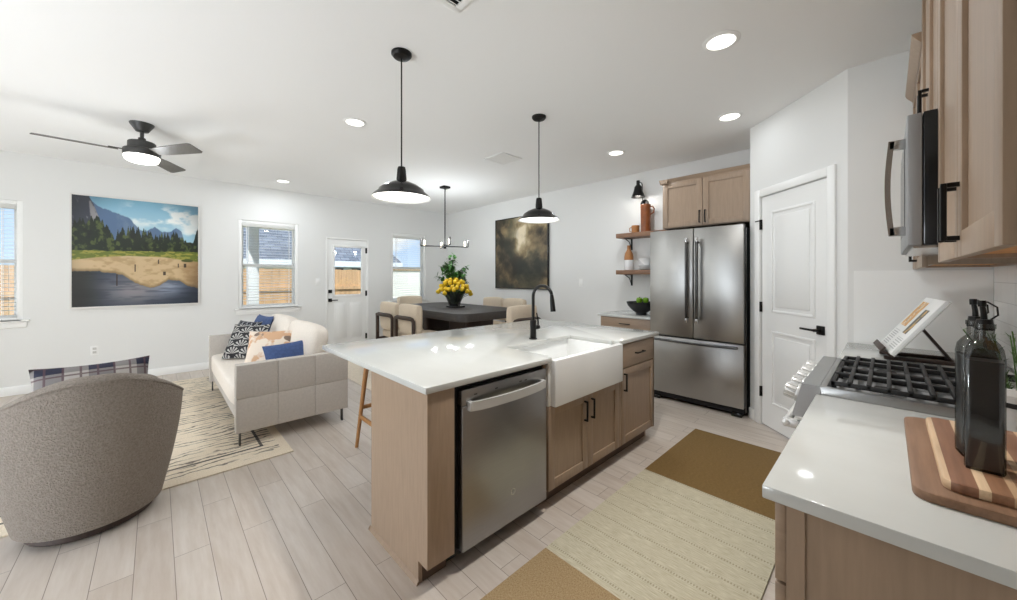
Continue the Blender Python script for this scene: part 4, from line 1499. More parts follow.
pend = None
for y, lab in ((1.105, 'nearer black barn pendant lamp over the dishwasher end of the island'), (2.406, 'farther black barn pendant lamp over the sink end of the island')):
    if pend is None:
        pend = T('pendant_lamp', lab, 'pendant lamp', (-2.11, y, CEIL), 0, 'black pendants over the island')
        z0 = 1.822 - CEIL
        MB().lathe([(0, -0.0005), (0.062, -0.0005), (0.062, -0.012), (0.05, -0.026), (0.012, -0.034), (0, -0.034)], (0, 0, 0), 32).build('ceiling_canopy', m_black, pend, local=True)
        MB().cyl((0, 0, -0.03), (0, 0, z0 + 0.19), 0.0045, seg=10).build('rod', m_black, pend, local=True)
        MB().lathe([(0, 0.197), (0.022, 0.195), (0.026, 0.18), (0.031, 0.118), (0.028, 0.105), (0, 0.105)], (0, 0, z0), 24).build('socket', m_black, pend, local=True)
        MB().lathe([(0.026, 0.108), (0.06, 0.098), (0.10, 0.08), (0.135, 0.055), (0.142, 0.04), (0.165, 0.022), (0.180, 0.004), (0.183, 0.0)], (0, 0, z0), 48).build('shade', m_blackp, pend, local=True)
        MB().lathe([(0.183, 0.0), (0.178, 0.001), (0.162, 0.018), (0.139, 0.036), (0.131, 0.051), (0.098, 0.074), (0.058, 0.092), (0, 0.096)], (0, 0, z0), 48).build('shade_lining', m_white, pend, local=True)
        MB().lathe([(0, 0.004), (0.168, 0.008), (0.165, 0.012), (0, 0.016)], (0, 0, z0), 40).build('diffuser', m_glow_soft, pend, local=True)
    else:
        dup(pend, (-2.11, y, CEIL), 0, lab)
    lamp('AREA', 'pendant_light', (-2.11, y, 1.80), W_PEND, (0, 0, 0), 0.3, color=COOL)

# chandelier
hx, hy, hz = -4.757, 3.221, 1.80
ch = T('chandelier', 'slim black rod chandelier with upright candle arms over the dining table', 'chandelier', (hx, hy, CEIL))
box(hx - 0.06, hx + 0.06, hy - 0.06, hy + 0.06, CEIL - 0.03, CEIL - 0.0005, 0.004).build('ceiling_canopy', m_black, ch)
MB().cyl((hx, hy, hz - 0.03), (hx, hy, CEIL - 0.03), 0.0085, seg=12).cyl((hx, hy, hz - 0.035), (hx, hy, hz + 0.03), 0.022, seg=16, bev=0.003).build('rod', m_black, ch)
th = 0.803225
for k in range(4):
    a = th + R(21) + k * PI / 2
    Ln = 0.37 if k % 2 == 0 else 0.37
    d = Vector((math.cos(a), math.sin(a), 0))
    p = Vector((hx, hy, hz)) + d * Ln
    ar = MB().tube([Vector((hx, hy, hz)), p], 0.008, sect=[(-.008, -.008), (.008, -.008), (.008, .008), (-.008, .008)])
    ar.tube([p - d * 0.001, p - d * 0.001 + Vector((0, 0, 0.115))], 0.008, sect=[(-.007, -.007), (.007, -.007), (.007, .007), (-.007, .007)])
    arm = ar.build('arm', m_black, ch)
    q = p - d * 0.055
    MB().cyl(q + Vector((0, 0, 0.006)), q + Vector((0, 0, 0.085)), 0.013, seg=14, bev=0.004).build('bulb', m_bulb, arm)
    lamp('POINT', 'chandelier_light', q + Vector((0, 0, 0.10)), W_CHAND / 4, radius=0.03, color=COOL)


# ceiling fan
ux, uy = -4.737, -0.095
fa = T('ceiling_fan', 'charcoal three-blade ceiling fan with round light in the living area', 'ceiling fan', (ux, uy, CEIL))
MB().lathe([(0, -0.0005), (0.085, -0.0005), (0.082, -0.012), (0.06, -0.045), (0.045, -0.07), (0, -0.07)], (ux, uy, CEIL), 32).build('ceiling_canopy', m_fan, fa)
MB().cyl((ux, uy, CEIL - 0.15), (ux, uy, CEIL - 0.07), 0.014, seg=14).cyl((ux, uy, CEIL - 0.17), (ux, uy, CEIL - 0.13), 0.026, seg=18, bev=0.003).build('downrod', m_fan, fa)
zf = CEIL - 0.26
MB().lathe([(0, 0.095), (0.088, 0.092), (0.095, 0.085), (0.097, 0.03), (0.122, 0.02), (0.127, 0.01), (0.127, -0.03), (0.124, -0.038), (0, -0.038)], (ux, uy, zf), 40).build('motor_housing', m_fan, fa)
MB().lathe([(0.121, -0.038), (0.121, -0.055), (0.112, -0.078), (0.085, -0.092), (0, -0.098)], (ux, uy, zf), 40).lathe([(0, -0.0385), (0.121, -0.0385)], (ux, uy, zf), 40).build('light_globe', m_glow, fa)
for k in range(3):
    a = R(-86 + 120 * k)
    M_ = Matrix.Translation((ux, uy, zf - 0.006)) @ Matrix.Rotation(a, 4, 'Z') @ Matrix.Rotation(R(-17), 4, 'X')
    bl_ = MB().prism([(0.15, -0.045), (0.30, -0.058), (0.60, -0.068), (0.622, -0.055), (0.622, 0.055), (0.60, 0.068), (0.30, 0.058), (0.15, 0.045)], 'z', -0.0035, 0.0035, mat=M_)
    b = bl_.build('blade', m_blade, fa)
    MB().box(0.10, 0.21, -0.022, 0.022, 0.004, 0.012, 0.003, mat=M_).build('blade_iron', m_fan, b)
lamp('POINT', 'fan_light', (ux, uy, zf - 0.16), W_FAN, radius=0.09, color=COOL)

# vents
v = T('ceiling_vent', 'white louvred ceiling vent with dark slots at the top edge of the photo', 'vent', (-1.43, 0.998, CEIL))
x, y, h = -1.43, 0.998, 0.145
MB().box(x - .11, x + .11, y - .11, y + .11, CEIL - 0.004, CEIL - 0.0005).build('backing', m_gap, v)
fm = MB()
for a, b, c, d in ((x - h, x - .11, y - h, y + h), (x + .11, x + h, y - h, y + h), (x - .11, x + .11, y - h, y - .11), (x - .11, x + .11, y + .11, y + h)):
    fm.box(a, b, c, d, CEIL - 0.012, CEIL - 0.0005, 0.003)
fm.build('frame', m_white, v)
sl = MB()
for k in range(8):
    sl.box(-0.010, 0.010, y - .11, y + .11, -0.001, 0.001, mat=Matrix.Translation((x - .098 + k * 0.028, 0, CEIL - 0.009)) @ Matrix.Rotation(R(35), 4, 'Y'))
sl.build('louvres', m_white, v)
v = T('ceiling_vent', 'flat white ceiling vent between the two pendants, nearer the dining area', 'vent', (-3.15, 2.95, CEIL))
fm = MB()
x, y = -3.15, 2.95
for a, b, c, d in ((x - .16, x - .13, y - .16, y + .16), (x + .13, x + .16, y - .16, y + .16), (x - .13, x + .13, y - .16, y - .13), (x - .13, x + .13, y + .13, y + .16)):
    fm.box(a, b, c, d, CEIL - 0.011, CEIL - 0.0005, 0.003)
fm.build('frame', m_white, v)
sl = MB()
for k in range(9):
    sl.box(-0.013, 0.013, y - .13, y + .13, -0.001, 0.001, mat=Matrix.Translation((x - .115 + k * .029, 0, CEIL - 0.007)) @ Matrix.Rotation(R(-8), 4, 'Y'))
sl.build('louvres', m_white, v)

# ------------------------------------------------------------------ rugs
tag(box(-1.157, -0.357, 0.30, 3.38, 0.0003, 0.010, 0.004).build('runner_rug', kitchen_rug_mat()), 'olive, cream and tan banded runner on the floor along the island', 'rug')
LX1, LY1 = -3.131, 0.752
tag(box(-6.25, LX1, -1.9, LY1, 0.0003, 0.010, 0.004).build('area_rug', living_rug_mat(LX1, LY1)), 'cream rug with dark scratched lines under the sofa and armchair', 'rug')
tag(box(-6.4, -3.0, 1.80, 4.45, 0.0003, 0.008, 0.003).build('dining_rug', mk('cream_rug', (226, 214, 196), 0.95, var=0.12, ns=60, bump=0.4, bscale=300)), 'plain cream rug under the dining table', 'rug')

# ------------------------------------------------------------------ sofa


def puff(mb, w, d, h, M_, n=14, p=3.2, crown=0.25):
    """soft box cushion centred on the origin"""
    def f(i, j):
        a = 2 * PI * i / (4 * n)
        b = -PI / 2 + PI * j / (2 * n)

        def se(v, e):
            return math.copysign(abs(v) ** e, v)
        e1, e2 = 2 / p, 2 / p
        x = se(math.cos(b), e1) * se(math.cos(a), e2)
        y = se(math.cos(b), e1) * se(math.sin(a), e2)
        z = se(math.sin(b), e1)
        bulge = 1 + crown * (1 - x * x) * (1 - y * y)
        return (x * w / 2, y * d / 2, z * h / 2 * bulge / (1 + crown * 0.6))
    return mb.grid(f, 4 * n, 2 * n, closed_u=True, mat=M_)


def pillow(w, h, t, mb=None, M_=None, n=18):
    """throw pillow in its own xy plane with pinched corners"""
    mb = mb or MB()

    def sheet(sg):
        def f(i, j):
            u = -1 + 2 * i / n
            v_ = -1 + 2 * j / n
            k = ((1 - abs(u) ** 2.6) * (1 - abs(v_) ** 2.6)) ** 0.5
            px_ = u * w / 2 * (1 - 0.07 * (1 - v_ * v_))
            py_ = v_ * h / 2 * (1 - 0.07 * (1 - u * u))
            return (px_, py_, sg * (t / 2 * k + 0.002))
        return f
    mb.grid(sheet(1), n, n, mat=M_)
    mb.grid(sheet(-1), n, n, mat=M_)
    bmesh.ops.remove_doubles(mb.bm, verts=mb.bm.verts[:], dist=0.005)
    bmesh.ops.recalc_face_normals(mb.bm, faces=mb.bm.faces[:])
    return mb


AXR, AXL, SYF, SYB = -3.47, -5.50, 0.44, 1.28            # outer faces of the near and far arm, front and back
sofa = T('sofa', 'cream linen sofa on thin metal legs in the living area', 'sofa', ((AXR + AXL) / 2, (SYF + SYB) / 2, 0))
for nm, xa, xb in (('arm', AXR - 0.09, AXR), ('arm', AXL, AXL + 0.09)):
    a = MB().box(xa + 0.006, xb - 0.006, SYF + 0.006, SYB - 0.006, 0.125, 0.638, 0.02, 3)
    for i in range(3):
        for j in range(2):
            ya = SYF + (SYB - SYF) * i / 3
            yb = SYF + (SYB - SYF) * (i + 1) / 3
            z0, z1 = 0.118 + 0.2635 * j, 0.118 + 0.2635 * (j + 1)
            a.box(xa, xb, ya + 0.0006, yb - 0.0006, z0 + 0.0006, z1 - 0.0006, 0.006, 3)
    a.build(nm, m_cream, sofa)
box(AXL + 0.0902, AXR - 0.0902, SYB - 0.11, SYB, 0.118, 0.645, 0.02, 3).build('back_frame', m_cream, sofa)
box(AXL + 0.0902, AXR - 0.0902, SYF + 0.03, SYB - 0.1102, 0.14, 0.27, 0.02, 3).build('seat_base', m_cream, sofa)
sc_ = MB()
for k in range(1):
    puff(sc_, AXR - AXL - 0.184, 0.70, 0.19, Matrix.Translation(((AXR + AXL) / 2, SYF + 0.345, 0.362)), p=9, crown=0.12)
sc_.build('seat_cushion', m_cream2, sofa)
wc = (AXR - AXL - 0.19) / 2
for k in range(2):
    xc = AXL + 0.095 + wc * (k + 0.5)
    M_ = Matrix.Translation((xc, SYB - 0.225, 0.655)) @ Matrix.Rotation(R(-14), 4, 'X') @ Matrix.Rotation(PI / 2, 4, 'X')
    puff(MB(), 1, 1, 1, None)
    bc_ = MB()
    puff(bc_, wc - 0.01, 0.45, 0.21, M_, p=4.5, crown=0.35)
    bc_.build('back_cushion', m_cream2, sofa)
for xx in (AXR - 0.05, AXL + 0.05):
    for yy in (SYF + 0.03, SYB - 0.04):
        MB().box(xx - 0.018, xx + 0.018, yy - 0.006, yy + 0.006, 0.0105 if (yy < 0.7) else 0.0, 0.124, 0.001).build('leg', m_steel_d, sofa)


def place_pillow(name, label, mat, w, h, t, loc, rx, rz, ry=0.0):
    o = pillow(w, h, t).build(name, mat)
    o.matrix_world = Matrix.Translation(loc) @ Matrix.Rotation(rz, 4, 'Z') @ Matrix.Rotation(rx, 4, 'X') @ Matrix.Rotation(ry, 4, 'Z')
    tag(o, label, 'pillow', 'throw pillows on the sofa')
    return o


place_pillow('throw_pillow', 'plain slate blue pillow at the back of the far sofa corner', m_navy2, 0.42, 0.42, 0.12, (-5.17, 0.88, 0.672), R(70), R(10))
place_pillow('throw_pillow', 'dark pillow with a pale lattice in the far sofa corner', lattice_mat(), 0.38, 0.38, 0.11, (-5.20, 0.74, 0.635), R(66), R(26))
place_pillow('throw_pillow', 'black and silver pillow with fan scallops in the middle of the sofa', scallop_mat(), 0.40, 0.40, 0.12, (-4.80, 0.70, 0.635), R(60), R(46))
place_pillow('throw_pillow', 'beige and blush abstract pillow beside the blue lumbar pillow', blush_mat(), 0.40, 0.40, 0.12, (-4.13, 0.79, 0.635), R(56), R(66))
place_pillow('throw_pillow', 'bright navy lumbar pillow leaning on the near sofa arm', m_navy, 0.38, 0.28, 0.13, (-3.73, 0.86, 0.612), R(62), R(82), R(6))

# ------------------------------------------------------------------ barrel armchair
ACX, ACY, ACR = -3.05, -0.25, R(5)                       # local -x faces the room away from the camera; back is +x
ac = T('barrel_armchair', 'taupe boucle barrel swivel armchair seen from behind', 'armchair', (ACX, ACY, 0.01), ACR)


def rim(a):
    # height of the shell by angle from the back
    a = abs(a)
    return 0.835 - 0.205 * sm(np.array(a), R(5), R(100)).item()


def rad_o(z, h):
    q = z / 0.8
    return 0.265 + 0.108 * math.sin(min(1, q * 1.1) * PI / 2)


NA, NZ = 64, 14
A_MAX = R(142)
TH = 0.085


def shell(i, j):
    a = -A_MAX + 2 * A_MAX * i / NA
    h = rim(a)
    seq = NZ
    if j <= seq:                                         # outside, bottom to top
        z = 0.05 + (h - 0.05 - TH / 2) * j / seq
        r_ = rad_o(z, h)
    elif j <= seq + 6:                                   # rolled rim
        b = PI * (j - seq) / 6
        r_ = rad_o(h - TH / 2, h) - TH / 2 + TH / 2 * math.cos(b)
        z = h - TH / 2 + TH / 2 * math.sin(b)
    else:
        k = (j - seq - 6) / seq
        z = (h - TH / 2) * (1 - k) + 0.05 * k
        r_ = rad_o(z, h) - TH
    tap = min(1.0, (A_MAX - abs(a)) / R(9) + 0.0)
    rc = rad_o(z, h) - TH / 2
    r_ = rc + (r_ - rc) * math.sqrt(max(0.0, 1 - (1 - tap) ** 2))
    return (r_ * 1.03 * math.cos(a), r_ * math.sin(a), z)


MB().grid(shell, NA, 2 * NZ + 6).build('shell', m_boucle, ac, local=True, angle=60)
pp = MB()
pp.tube([((rad_o(rim(a), 0) + 0.0) * 1.03 * math.cos(a) * 0.988, rad_o(rim(a), 0) * math.sin(a) * 0.988, rim(a) - 0.028) for a in [(-A_MAX + R(10)) + 2 * (A_MAX - R(10)) * k / 60 for k in range(61)]], 0.007, 8)
pp.build('piping', m_boucle, ac, local=True)
MB().lathe([(0, 0.10), (0.24, 0.10), (0.25, 0.14), (0.26, 0.2), (0, 0.2)], (-0.02, 0, 0), 40).build('seat_base', m_boucle, ac, local=True)
sc_ = MB()
puff(sc_, 0.54, 0.52, 0.22, Matrix.Translation((-0.07, 0, 0.33)), p=3.2, crown=0.3)
sc_.build('seat_cushion', m_boucle, ac, local=True)
bc_ = MB()
puff(bc_, 0.46, 0.36, 0.12, Matrix.Translation((0.16, 0.04, 0.60)) @ Matrix.Rotation(R(90), 4, 'Z') @ Matrix.Rotation(R(80), 4, 'X'), p=4, crown=0.3)
bc_.build('back_cushion', m_boucle, ac, local=True)
MB().lathe([(0, 0.0), (0.238, 0.0), (0.242, 0.006), (0.238, 0.05), (0, 0.05)], (0, 0, 0), 48).build('plinth', m_darkwood, ac, local=True)
o = pillow(0.46, 0.42, 0.12).build('throw_pillow', plaid_mat())
o.matrix_world = Matrix.Translation((-3.09, -0.25, 0.648)) @ Matrix.Rotation(R(96), 4, 'Z') @ Matrix.Rotation(R(66), 4, 'X')
tag(o, 'grey and navy plaid pillow sitting in the barrel armchair', 'pillow')

# ------------------------------------------------------------------ dining set
TZ = 0.86
tx0, tx1, ty0, ty1 = -5.75, -3.66, 2.72, 3.88
dt = T('dining_table', 'black stained wood dining table with rounded corners', 'table', ((tx0 + tx1) / 2, (ty0 + ty1) / 2, 0.008))


def rrect(x0, x1, y0, y1, r_, n=8):
    out = []
    for cx, cy, a0 in ((x1 - r_, y1 - r_, 0), (x0 + r_, y1 - r_, 90), (x0 + r_, y0 + r_, 180), (x1 - r_, y0 + r_, 270)):
        for k in range(n + 1):
            a = R(a0 + 90 * k / n)
            out.append((cx + r_ * math.cos(a), cy + r_ * math.sin(a)))
    return out


MB().prism(rrect(tx0, tx1, ty0, ty1, 0.17), 'z', TZ - 0.105, TZ, bev=0.004).build('tabletop', m_ebony, dt)
ym = (ty0 + ty1) / 2
for xx in (-5.2, -4.2):
    MB().prism(rrect(xx - 0.22, xx + 0.22, ym - 0.26, ym + 0.26, 0.05, 5), 'z', 0.008, TZ - 0.106, bev=0.003).build('pedestal', m_darkwood, dt)


def make_dining_chair(label):
    t = T('dining_chair', label, 'chair', (0, 0, 0.008), 0, 'chairs around the dining table')
    # faces +y; backrest on -y
    s = MB()
    puff(s, 0.50, 0.50, 0.13, Matrix.Translation((0, 0.02, 0.50)), p=5, crown=0.15)
    s.build('seat', m_chairup, t, local=True)

    def bk(i, j):
        a = 2 * PI * j / 20                            # section
        u = -1 + 2 * i / 24
        cx = u * 0.255
        sag = 0.055 * u * u
        hh = 0.20 * (1 - 0.10 * abs(u) ** 3)
        edge = min(1, (1 - abs(u)) / 0.12)
        e = math.sqrt(max(0, 1 - (1 - edge) ** 2))
        ca, sa = math.cos(a), math.sin(a)
        se = lambda v: math.copysign(abs(v) ** 0.5, v)
        return (cx, -0.235 + sag + se(ca) * 0.048 * e, 0.765 + se(sa) * hh * (0.85 + 0.15 * e))
    MB().grid(bk, 24, 20).build('backrest', m_chairup, t, local=True)
    # dark wood hoop hugging the back, running down to the floor
    fr_ = MB()
    pts = [(-0.232, -0.275, 0.0), (-0.232, -0.275, 0.745), (-0.215, -0.285, 0.775), (-0.17, -0.296, 0.785), (0, -0.308, 0.785), (0.17, -0.296, 0.785), (0.215, -0.285, 0.775), (0.232, -0.275, 0.745), (0.232, -0.275, 0.0)]
    fr_.tube(pts, 0.017, sect=[(-.02, -.018), (.02, -.018), (.02, .018), (-.02, .018)])
    fr_.build('back_frame', m_darkwood, t, local=True)
    for a in (-1, 1):
        MB().box(a * 0.225 - 0.018, a * 0.225 + 0.018, 0.20, 0.236, 0.0, 0.445, 0.004).build('leg', m_darkwood, t, local=True)
        MB().box(a * 0.225 - 0.013, a * 0.225 + 0.013, -0.26, 0.20, 0.405, 0.44, 0.003).build('side_rail', m_darkwood, t, local=True)
    return t


CH = [((-4.98, 2.62), 0, 'dining chair on the near side of the table, nearer the glazed door'),
      ((-4.40, 2.62), 0, 'dining chair on the near side of the table, next to the table corner'),
      ((-6.02, 3.42), -PI / 2, 'dining chair at the window end of the table, showing only its back top'),
      ((-4.80, 4.08), PI, 'dining chair against the painting wall, left of its pair'),
      ((-4.28, 4.08), PI, 'dining chair against the painting wall, right of its pair'),
      ((-3.42, 3.36), PI / 2, 'dining chair at the island end of the table beside the faucet')]
ch0 = None
for (x, y), rz, lab in CH:
    if ch0 is None:
        ch0 = make_dining_chair(lab)
        ch0.location = (x, y, 0.008)
        ch0.rotation_euler = (0, 0, rz)
    else:
        dup(ch0, (x, y, 0.008), rz, lab)

# tulips in a glass bowl
vx, vy = -4.66, 3.33
tr = tag(MB().prism(rrect(vx - 0.10, vx + 0.16, vy - 0.10, vy + 0.10, 0.03, 4), 'z', TZ, TZ + 0.025, bev=0.003).build('tray', m_blackp), 'small black tray under the tulip bowl on the dining table', 'tray')
tv = T('tulip_bowl', 'grey glass bowl of yellow tulips on the dining table', 'flowers', (vx, vy, TZ + 0.025))
zb = TZ + 0.025
MB().lathe([(0, 0), (0.085, 0), (0.09, 0.01), (0.10, 0.05), (0.14, 0.15), (0.165, 0.21), (0.16, 0.212), (0.134, 0.152), (0.094, 0.055), (0.08, 0.018), (0, 0.014)], (vx, vy, zb), 36).build('bowl', m_vaseg, tv)
random.seed(12)
stems, leaves = MB(), MB()
heads = []
for k in range(46):
    a = k * 2.39996
    rr = 0.02 + 0.165 * math.sqrt((k + 0.5) / 46)
    p1 = Vector((vx + rr * 1.25 * math.cos(a), vy + rr * 1.25 * math.sin(a), zb + 0.375 - 1.1 * rr * rr / 0.2 + random.uniform(-0.03, 0.03)))
    p0 = Vector((vx + 0.3 * rr * math.cos(a), vy + 0.3 * rr * math.sin(a), zb + 0.03))
    pm = p0.lerp(p1, 0.55) + Vector((0, 0, 0.03))
    stems.tube([p0, pm, p1], 0.004, 6)
    heads.append((p1, (p1 - pm).normalized()))
for k in range(26):
    a = random.random() * 2 * PI
    d = Vector((math.cos(a), math.sin(a), 0))
    p0 = Vector((vx, vy, zb + 0.05)) + d * 0.05
    q = d.cross(Vector((0, 0, 1))) * 0.018
    l_ = random.uniform(0.16, 0.24)
    pts = [p0, p0 + d * 0.05 + Vector((0, 0, l_ * .5)), p0 + d * 0.13 + Vector((0, 0, l_ * .85)), p0 + d * 0.19 + Vector((0, 0, l_ * .9))]
    leaves.grid(lambda i, j, pts=pts, q=q: pts[i] + q * (j - 1) * (1, 1.2, .8, .05)[i] + Vector((0, 0, 0.004 * abs(j - 1))), 3, 2)
stems.build('stems', m_stem, tv)['kind'] = 'stuff'
leaves.build('leaves', m_leafd, tv)['kind'] = 'stuff'
h0 = None
for p, d in heads:
    if h0 is None:
        m = MB()
        m.lathe([(0, 0), (0.022, 0.005), (0.035, 0.026), (0.037, 0.046), (0.029, 0.068), (0.012, 0.078), (0, 0.07)], (0, 0, 0), 12)
        for j in range(3):
            m.sphere((0.012 * math.cos(j * 2.1), 0.012 * math.sin(j * 2.1), 0.042), 0.031, 10, (0.85, 0.85, 1.2))
        h0 = m.build('tulip_head', m_yellow, tv, local=True)
        ho = h0
    else:
        ho = h0.copy()
        C.objects.link(ho)
        ho.parent = tv
    ho.scale = (0.86, 0.86, 0.9)
    ho.rotation_euler = Vector((0, 0, 1)).rotation_difference(d).to_euler()
    ho.location = p - Vector((vx, vy, zb)) - d * 0.005

# leafy branches behind the tulips
gx, gy = -4.86, 3.46
gv = T('leafy_branches', 'tall green leafy branches in a dark vase behind the tulips', 'plant', (gx, gy, TZ))
MB().lathe([(0, 0), (0.05, 0), (0.075, 0.04), (0.075, 0.11), (0.04, 0.17), (0.035, 0.2), (0.028, 0.2), (0.03, 0.17), (0, 0.05)], (gx, gy, TZ), 28).build('vase', m_blackp, gv)
random.seed(21)
br_, lv_ = MB(), MB()
for k in range(24):
    a = k * 2.39996
    sp = 0.04 + 0.26 * (k + 0.5) / 24
    hh = random.uniform(0.42, 0.86) * (1 - 0.35 * sp / 0.3)
    p0 = Vector((gx, gy, TZ + 0.12))
    p2 = Vector((gx + sp * math.cos(a), gy + sp * math.sin(a), TZ + 0.08 + hh))
    pm = p0.lerp(p2, 0.6) + Vector((-0.1 * sp * math.cos(a), -0.1 * sp * math.sin(a), 0.05))
    pts = [p0, p0.lerp(pm, .5), pm, pm.lerp(p2, .5) + Vector((0, 0, .012)), p2]
    br_.tube(pts, [0.004, .0035, .003, .0025, .0015], 6)
    for q in range(17):
        u = 0.42 + 0.58 * q / 16
        ii = min(3, int(u * 4))
        c = pts[ii].lerp(pts[ii + 1], u * 4 - ii)
        for s_ in (-1, 1):
            d = Vector((random.uniform(-1, 1), random.uniform(-1, 1), random.uniform(-0.5, 0.6))).normalized()
            n_ = d.cross(Vector((0, 0, 1))).normalized()
            l_ = random.uniform(0.06, 0.10)
            lv_.grid(lambda i, j, c=c, d=d, n_=n_, l_=l_: c + d * l_ * i / 3 + n_ * (j - 1) * (0.002, 0.021, 0.017, 0.001)[i] + Vector((0, 0, -0.012 * (i / 3) ** 2)), 3, 2)
br_.build('branches', m_stem, gv)['kind'] = 'stuff'
lv_.build('leaves', m_leaf, gv)['kind'] = 'stuff'

# ------------------------------------------------------------------ right-hand counter run
RT, RB = 0.89, 0.862
RCX = -0.184
RY0, RY1, RY2, RY3 = 0.925, 1.788, 2.49, BY - 0.01
kc = T('base_cabinet', 'taupe base cabinet under the near worktop with the cutting boards', 'cabinet', (0.13, 1.35, 0))
box(-0.145, XB - 0.01, RY0 + 0.03, RY1 - 0.002, 0.10, RB - 0.001).build('carcass', m_taupe, kc)
ep = MB().prism([(-0.085, 0), (-0.085, 0.10), (-0.145, 0.10), (-0.145, RB - 0.001), (XB - 0.01, RB - 0.001), (XB - 0.01, 0)], 'y', RY0 + 0.022, RY0 + 0.03)
ep.box(-0.145, -0.115, RY0 + 0.017, RY0 + 0.0225, 0.10, RB - 0.001).build('end_panel', m_taupe, kc)
box(-0.085, XB - 0.02, RY0 + 0.03, RY1 - 0.004, 0, 0.10).build('toe_kick', m_toe, kc)
for z0, z1 in ((0.69, 0.853), (0.40, 0.684), (0.105, 0.394)):
    dw = box(-0.165, -0.146, RY0 + 0.022, RY1 - 0.006, z0, z1, 0.0015).build('drawer', m_taupe_h, kc)
    pull(dw, (-0.165, (RY0 + RY1) / 2, (z0 + z1) / 2), (0, -1, 0), (-1, 0, 0), 0.16)
tag(box(RCX, XB - 0.0085, RY0, RY1, RB, RT, 0.003).build('worktop', m_quartz), 'near white quartz worktop with cutting boards and oil bottles', 'worktop')
kf = T('base_cabinet', 'taupe base cabinet beyond the range, under the cookbook', 'cabinet', (0.13, 2.9, 0))
box(-0.145, XB - 0.01, RY2 + 0.002, RY3, 0.10, RB - 0.001).build('carcass', m_taupe, kf)
box(-0.085, XB - 0.02, RY2 + 0.004, RY3 - 0.004, 0, 0.10).build('toe_kick', m_toe, kf)
dr = shaker_x(kf, -0.146, RY2 + 0.004, RY3 - 0.002, 0.105, 0.853, face=-1)
pull(dr, (-0.165, RY2 + 0.05, 0.75), (0, 0, 1), (-1, 0, 0), 0.128)
tag(box(RCX, XB - 0.0085, RY2, RY3 + 0.001, RB, RT, 0.003).build('worktop', m_quartz), 'white quartz worktop beyond the range, under the cookbook stand', 'worktop')

# gas range
GT = 0.92
gr = T('gas_range', 'stainless gas range with black grates set in the right-hand worktop', 'range', (0.1, 2.14, 0))
g0, g1 = RY1 + 0.002, RY2 - 0.002
box(-0.16, XB - 0.012, g0, g1, 0.06, 0.862).build('body', m_steel_d, gr)
box(-0.15, XB - 0.03, g0 + 0.02, g1 - 0.02, 0.0, 0.06).build('base', m_gap, gr)
ck = MB()
ck.prism([(-0.227, GT), (-0.256, 0.80), (-0.256, 0.79), (-0.17, 0.79), (-0.17, GT - 0.018), (-0.175, GT)], 'y', g0, g1)
ck.build('control_panel', m_steel_y, gr)
rm = MB()
for a, b, c, d in ((-0.175, XB - 0.012, g0, g0 + 0.022), (-0.175, XB - 0.012, g1 - 0.022, g1), (XB - 0.05, XB - 0.012, g0 + 0.022, g1 - 0.022), (-0.175, -0.155, g0 + 0.022, g1 - 0.022)):
    rm.box(a, b, c, d, 0.863, GT, 0.003)
rm.build('cooktop_rim', m_steel_y, gr)
box(-0.155, XB - 0.05, g0 + 0.022, g1 - 0.022, 0.863, 0.892).build('cooktop', m_steel_m, gr)
nrm = Vector((-0.12, 0, 0.029)).normalized()
pc_ = Vector((-0.2415, 0, 0.862))
for k in range(5):
    y = g0 + 0.075 + k * (g1 - g0 - 0.15) / 4
    c = pc_ + Vector((0, y, 0))
    kb = MB().cyl(c, c + nrm * 0.012, 0.036, seg=24, bev=0.002)
    kb.cyl(c + nrm * 0.012, c + nrm * 0.05, 0.031, 0.028, 24, 0.003)
    for q in range(12):
        a = q * PI / 6
        u_ = Vector((0, 1, 0)) * math.cos(a) + nrm.cross(Vector((0, 1, 0))) * math.sin(a)
        kb.cyl(c + nrm * 0.014 + u_ * 0.030, c + nrm * 0.047 + u_ * 0.028, 0.0035, seg=6)
    kb.build('knob', m_satin, gr)
dr = box(-0.222, -0.161, g0 + 0.004, g1 - 0.004, 0.22, 0.775, 0.005).build('oven_door', m_steel_y, gr)
box(-0.2235, -0.2205, g0 + 0.10, g1 - 0.10, 0.32, 0.64).build('window', m_blackp, dr)
hb = MB().cyl((-0.282, g0 + 0.03, 0.745), (-0.282, g1 - 0.03, 0.745), 0.013, seg=16, bev=0.002)
for yy in (g0 + 0.045, g1 - 0.045):
    hb.box(-0.292, -0.22, yy - 0.012, yy + 0.012, 0.728, 0.762, 0.004)
hb.build('handle', m_satin, dr)
box(-0.218, -0.161, g0 + 0.004, g1 - 0.004, 0.065, 0.212, 0.005).build('warming_drawer', m_steel_y, gr)
bx0, bx1 = -0.145, XB - 0.06
by0, by1 = g0 + 0.03, g1 - 0.03
ym = (by0 + by1) / 2
for x, y, r_ in ((0.0, by0 + 0.14, 0.046), (0.25, by0 + 0.14, 0.036), (0.0, by1 - 0.14, 0.04), (0.25, by1 - 0.14, 0.046), (0.125, ym, 0.05)):
    bn = MB().lathe([(0, 0), (r_, 0), (r_, 0.010), (r_ * 0.85, 0.012), (0, 0.012)], (x, y, 0.892), 28)
    b_ = bn.build('burner', m_steel_h, gr)
    MB().lathe([(0, 0.012), (r_ * 0.78, 0.012), (r_ * 0.82, 0.015), (r_ * 0.75, 0.021), (0, 0.022)], (x, y, 0.892), 28).build('burner_cap', m_iron, b_)
ng = 2
